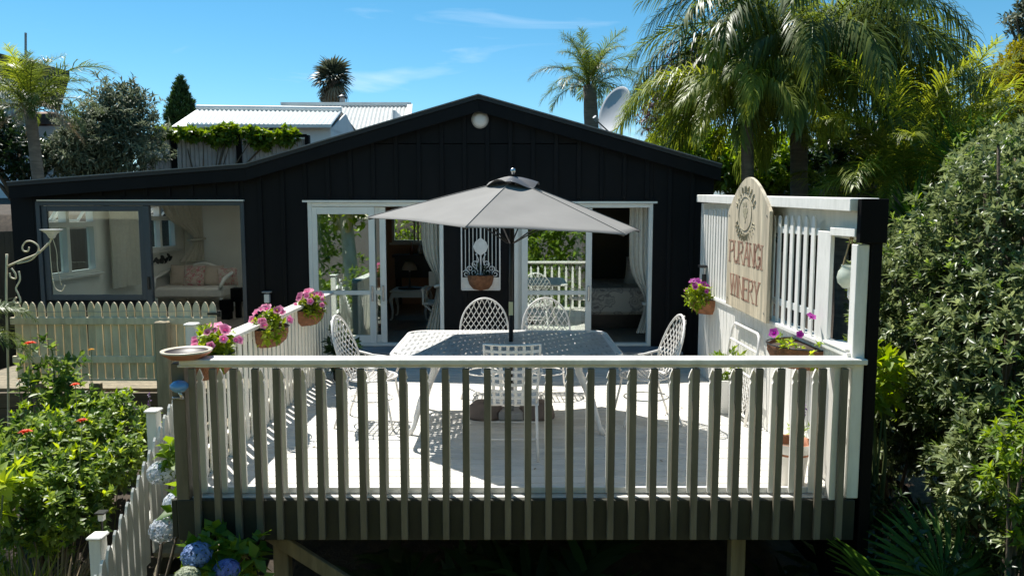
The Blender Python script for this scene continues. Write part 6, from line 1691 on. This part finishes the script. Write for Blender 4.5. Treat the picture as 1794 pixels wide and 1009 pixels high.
# neighbours on the left
nl = root('neighbour_house', (-18.5, 27, gz(-18, 27)), 'white two storey house with dark overhanging roof left of the palm', 'house')
wr = at(62, 250, 24)
zt2 = at(70, 138, 24).z
MB().prism([(-26, gz(-18, 24) - .3), (wr.x, gz(-18, 24) - .3), (wr.x, zt2), (-26, zt2)], (0, 24, 0), (1, 0, 0), (0, 0, 1), (-4.6, 6.5, 0)).build('wall', M['wallwhite'], nl)
ra, rb = at(122, 132, 23.2), at(-120, 78, 23.2)
MB().prism([(rb.x, rb.z - .0), (ra.x, ra.z - .05), (ra.x, ra.z + .12), (rb.x, rb.z + .25)], (0, 23.2, 0), (1, 0, 0), (0, 0, 1), (-4.9, 7.6, 0)).build('roof', M['roof'], nl)
for (a, b, c_, d2) in ((2, 24, 205, 245), (-60, -20, 150, 200)):
    wa, wb = at(a, c_, 23.97), at(b, d2, 23.97); o = MB().span((wa.x, 23.95, wb.z), (wb.x, 23.999, wa.z), .01).build('window', M['winddark'], nl)
    MB().span((wa.x - .06, 23.93, wb.z - .07), (wb.x + .06, 23.99, wb.z - .005)).build('sill', M['wallwhite'], o)
sa, sb = at(-10, 195, 23.7), at(56, 250, 23.7)
MB().bar(sa, sb, .1, .35, 0, up=(0, 1, 0)).build('stair_stringer', M['roof'], nl)
for k in range(6):
    p = sa.lerp(sb, k / 6); MB().tube([p, p + Vector((0, 0, .6))], .03, 6).build('stair_baluster', M['grey'], nl)
MB().tube([at(45, 130, 24.5), at(45, 58, 24.5)], .035, 6).build('aerial', M['grey'], nl)
nb_ = root('brown_roof_house', (-16.8, 31, gz(-16, 31)), 'low house with brown tiled roof behind the olive tree', 'house')
ba, bb = at(40, 196, 31), at(125, 218, 29)
bl3 = at(5, 218, 29); br = at(92, 196, 31)
MB().add([(ba.x, 31, ba.z), (br.x, 31, br.z), (bb.x, 29, bb.z), (bl3.x, 29, bb.z), (bb.x, 33, bb.z), (bl3.x, 33, bb.z)], [(3, 2, 1, 0), (1, 2, 4), (0, 1, 4, 5), (0, 5, 3)]).build('roof', M['brownroof'], nb_)
MB().span((bl3.x + .3, 29.3, gz(-16, 29) - .3), (bb.x - .3, 32.8, bb.z - .03)).build('wall', M['wallwhite'], nb_)
MB().span((ba.x - .2, 29.26, bb.z - .9), (ba.x + .9, 29.31, bb.z - .3)).build('window', M['winddark'], nb_)
# boundary fence seen through the sunroom windows
bf = root('boundary_fence', (-9.6, 13, gz(-9.6, 13)), 'dark stained paling fence outside the sunroom windows', 'fence')
bm = MB().box((0, 0, 0), (.02, .145, 2.3), .003).mesh('paling', M['fascia'])
for k in range(44): link_mesh('paling', bm, bf, (-8.6, 10.4 + k * .15, .55), None)
MB().span((-8.64, 10.3, 1.6), (-8.612, 17, 1.7)).build('rail', M['fascia'], bf)
# satellite dish on the roof
dcn = at(1076, 193, 12.6); ds = root('satellite_dish', (dcn.x, 12.6, roof_z(dcn.x)), 'large grey satellite dish mounted on the black roof', 'satellite dish')
dn = Vector((-.80, -.52, .30)).normalized(); qd = dn.to_track_quat('Z', 'Y')
prof = [(0, -.075), (.12, -.068), (.24, -.045), (.33, -.014), (.375, .006), (.38, .0), (.33, -.024), (.24, -.055), (.12, -.078), (0, -.085)]
q = MB().lathe(prof, 36); q.v = [tuple(dcn + qd @ Vector((p[0], p[1] * 1.08, p[2]))) for p in q.v]; q.build('reflector', M['dish'], ds, True)
rz0 = roof_z(dcn.x) + .0
MB().tube([dcn + qd @ Vector((0, 0, -.08)), dcn + qd @ Vector((0, 0, -.2)), (dcn.x + .12, 12.66, rz0 + .1), (dcn.x + .12, 12.66, rz0 - .03)], .025, 8).build('mount', M['grey'], ds, True)
MB().tube([dcn + qd @ Vector((0, -.38, 0)), dcn + qd @ Vector((0, -.3, .3))], .012, 6).build('feed_arm', M['grey'], ds)
MB().tube([dcn + qd @ Vector((0, -.3, .28)), dcn + qd @ Vector((0, -.26, .36))], .035, 8).build('receiver', M['dish'], ds)

# ================================================================ TREES SEEN IN THE GLASS (behind the viewpoint)
for (x, y, zc, r, rz_, mt, lb, bark, tr, n) in ((-5.6, -4.5, 3.6, 2.6, 1.9, 'lf_lime', 'sunlit lime tree with pale trunk reflected in the left door', 'palebark', .26, 1300), (-9.5, -6.5, 2.2, 3.0, 3.0, 'lf_bright', 'broad green tree reflected beside the pale trunk', 'bark', .2, 1300), (-1.0, -9.5, 2.5, 3.4, 3.4, 'lf_bright', 'broad green tree reflected in the left door glass middle', 'bark', .22, 1500), (4.2, -8.5, 2.6, 3.2, 3.2, 'lf_bright', 'broad green tree reflected in the right door glass', 'palebark', .22, 1500), (9.0, -6.0, 2.5, 3.0, 3.2, 'lf_garden', 'green tree standing far right across the garden', 'bark', .2, 1100)):
    tree('garden_tree', (x, y, gz(x, y)), [(x, y, zc, r, r, rz_), (x + 1, y - .6, zc - 1.6 if bark == 'bark' else zc + .6, r * .8, r * .8, rz_ * .7)], n, 5, .3, M[mt], lb, width=.5, inner=.4, lumpy=.25, tr=tr, bark=bark)

for k, (x, y, h, mt, lb) in enumerate(((-6.2, -1.8, .6, 'lf_bright', 'rounded green bush reflected low in the left door'), (-4.2, -2.4, .8, 'lf_garden', 'tall green bush reflected under the pale trunk'), (-2.0, -2.8, .5, 'lf_bright', 'green bush reflected at the inner edge of the left door'), (1.2, -3.4, .6, 'lf_garden', 'green bush reflected low in the right door'), (3.6, -3.0, .7, 'lf_bright', 'green bush reflected beside the bedroom opening'))):
    shrub('lawn_bush', (x, y, gz(x, y)), [(x, y, h - 1.2, 1.1, .8, 1.2), (x + .6, y + .2, h - 1.5, .8, .7, .9)], 420, 6, .16, M[mt], lb, 'shrub', inner=.5, lumpy=.25, width=.5)
# sets of look-alikes
GROUPS = {'wire_chair': 'wire chairs round the patio table', 'petunia_basket': 'petunia baskets on the deck sides', 'zinnia_plant': 'zinnias in the left garden', 'salvia_spike': 'salvia spikes in the left garden', 'queen_palm': 'queen palms round the house', 'feather_palm': 'feather palms behind the screen', 'bushy_tree': 'trees behind the house', 'garden_tree': 'trees across the lawn', 'lawn_bush': 'bushes across the lawn', 'sofa_cushion': 'cushions on the sunroom sofa', 'bed_pillow': 'pillows on the bed', 'glass_bottle': 'glassware on the sideboard', 'shade_plant': 'leafy plants in the deck shade', 'yucca': 'yuccas behind the hedge', 'garden_shrub': 'garden shrubs', 'grass_clump': 'grass clumps in the left garden', 'corrugated_house': 'corrugated roof houses behind', 'broadleaf_plant': 'lime broadleaf plants', 'door_curtain': 'curtains at the white doors', 'window_curtain': 'curtains in the sunroom'}
for o in bpy.data.objects:
    b_ = o.name.split('.')[0]
    if o.parent is None and b_ in GROUPS: o['group'] = GROUPS[b_]
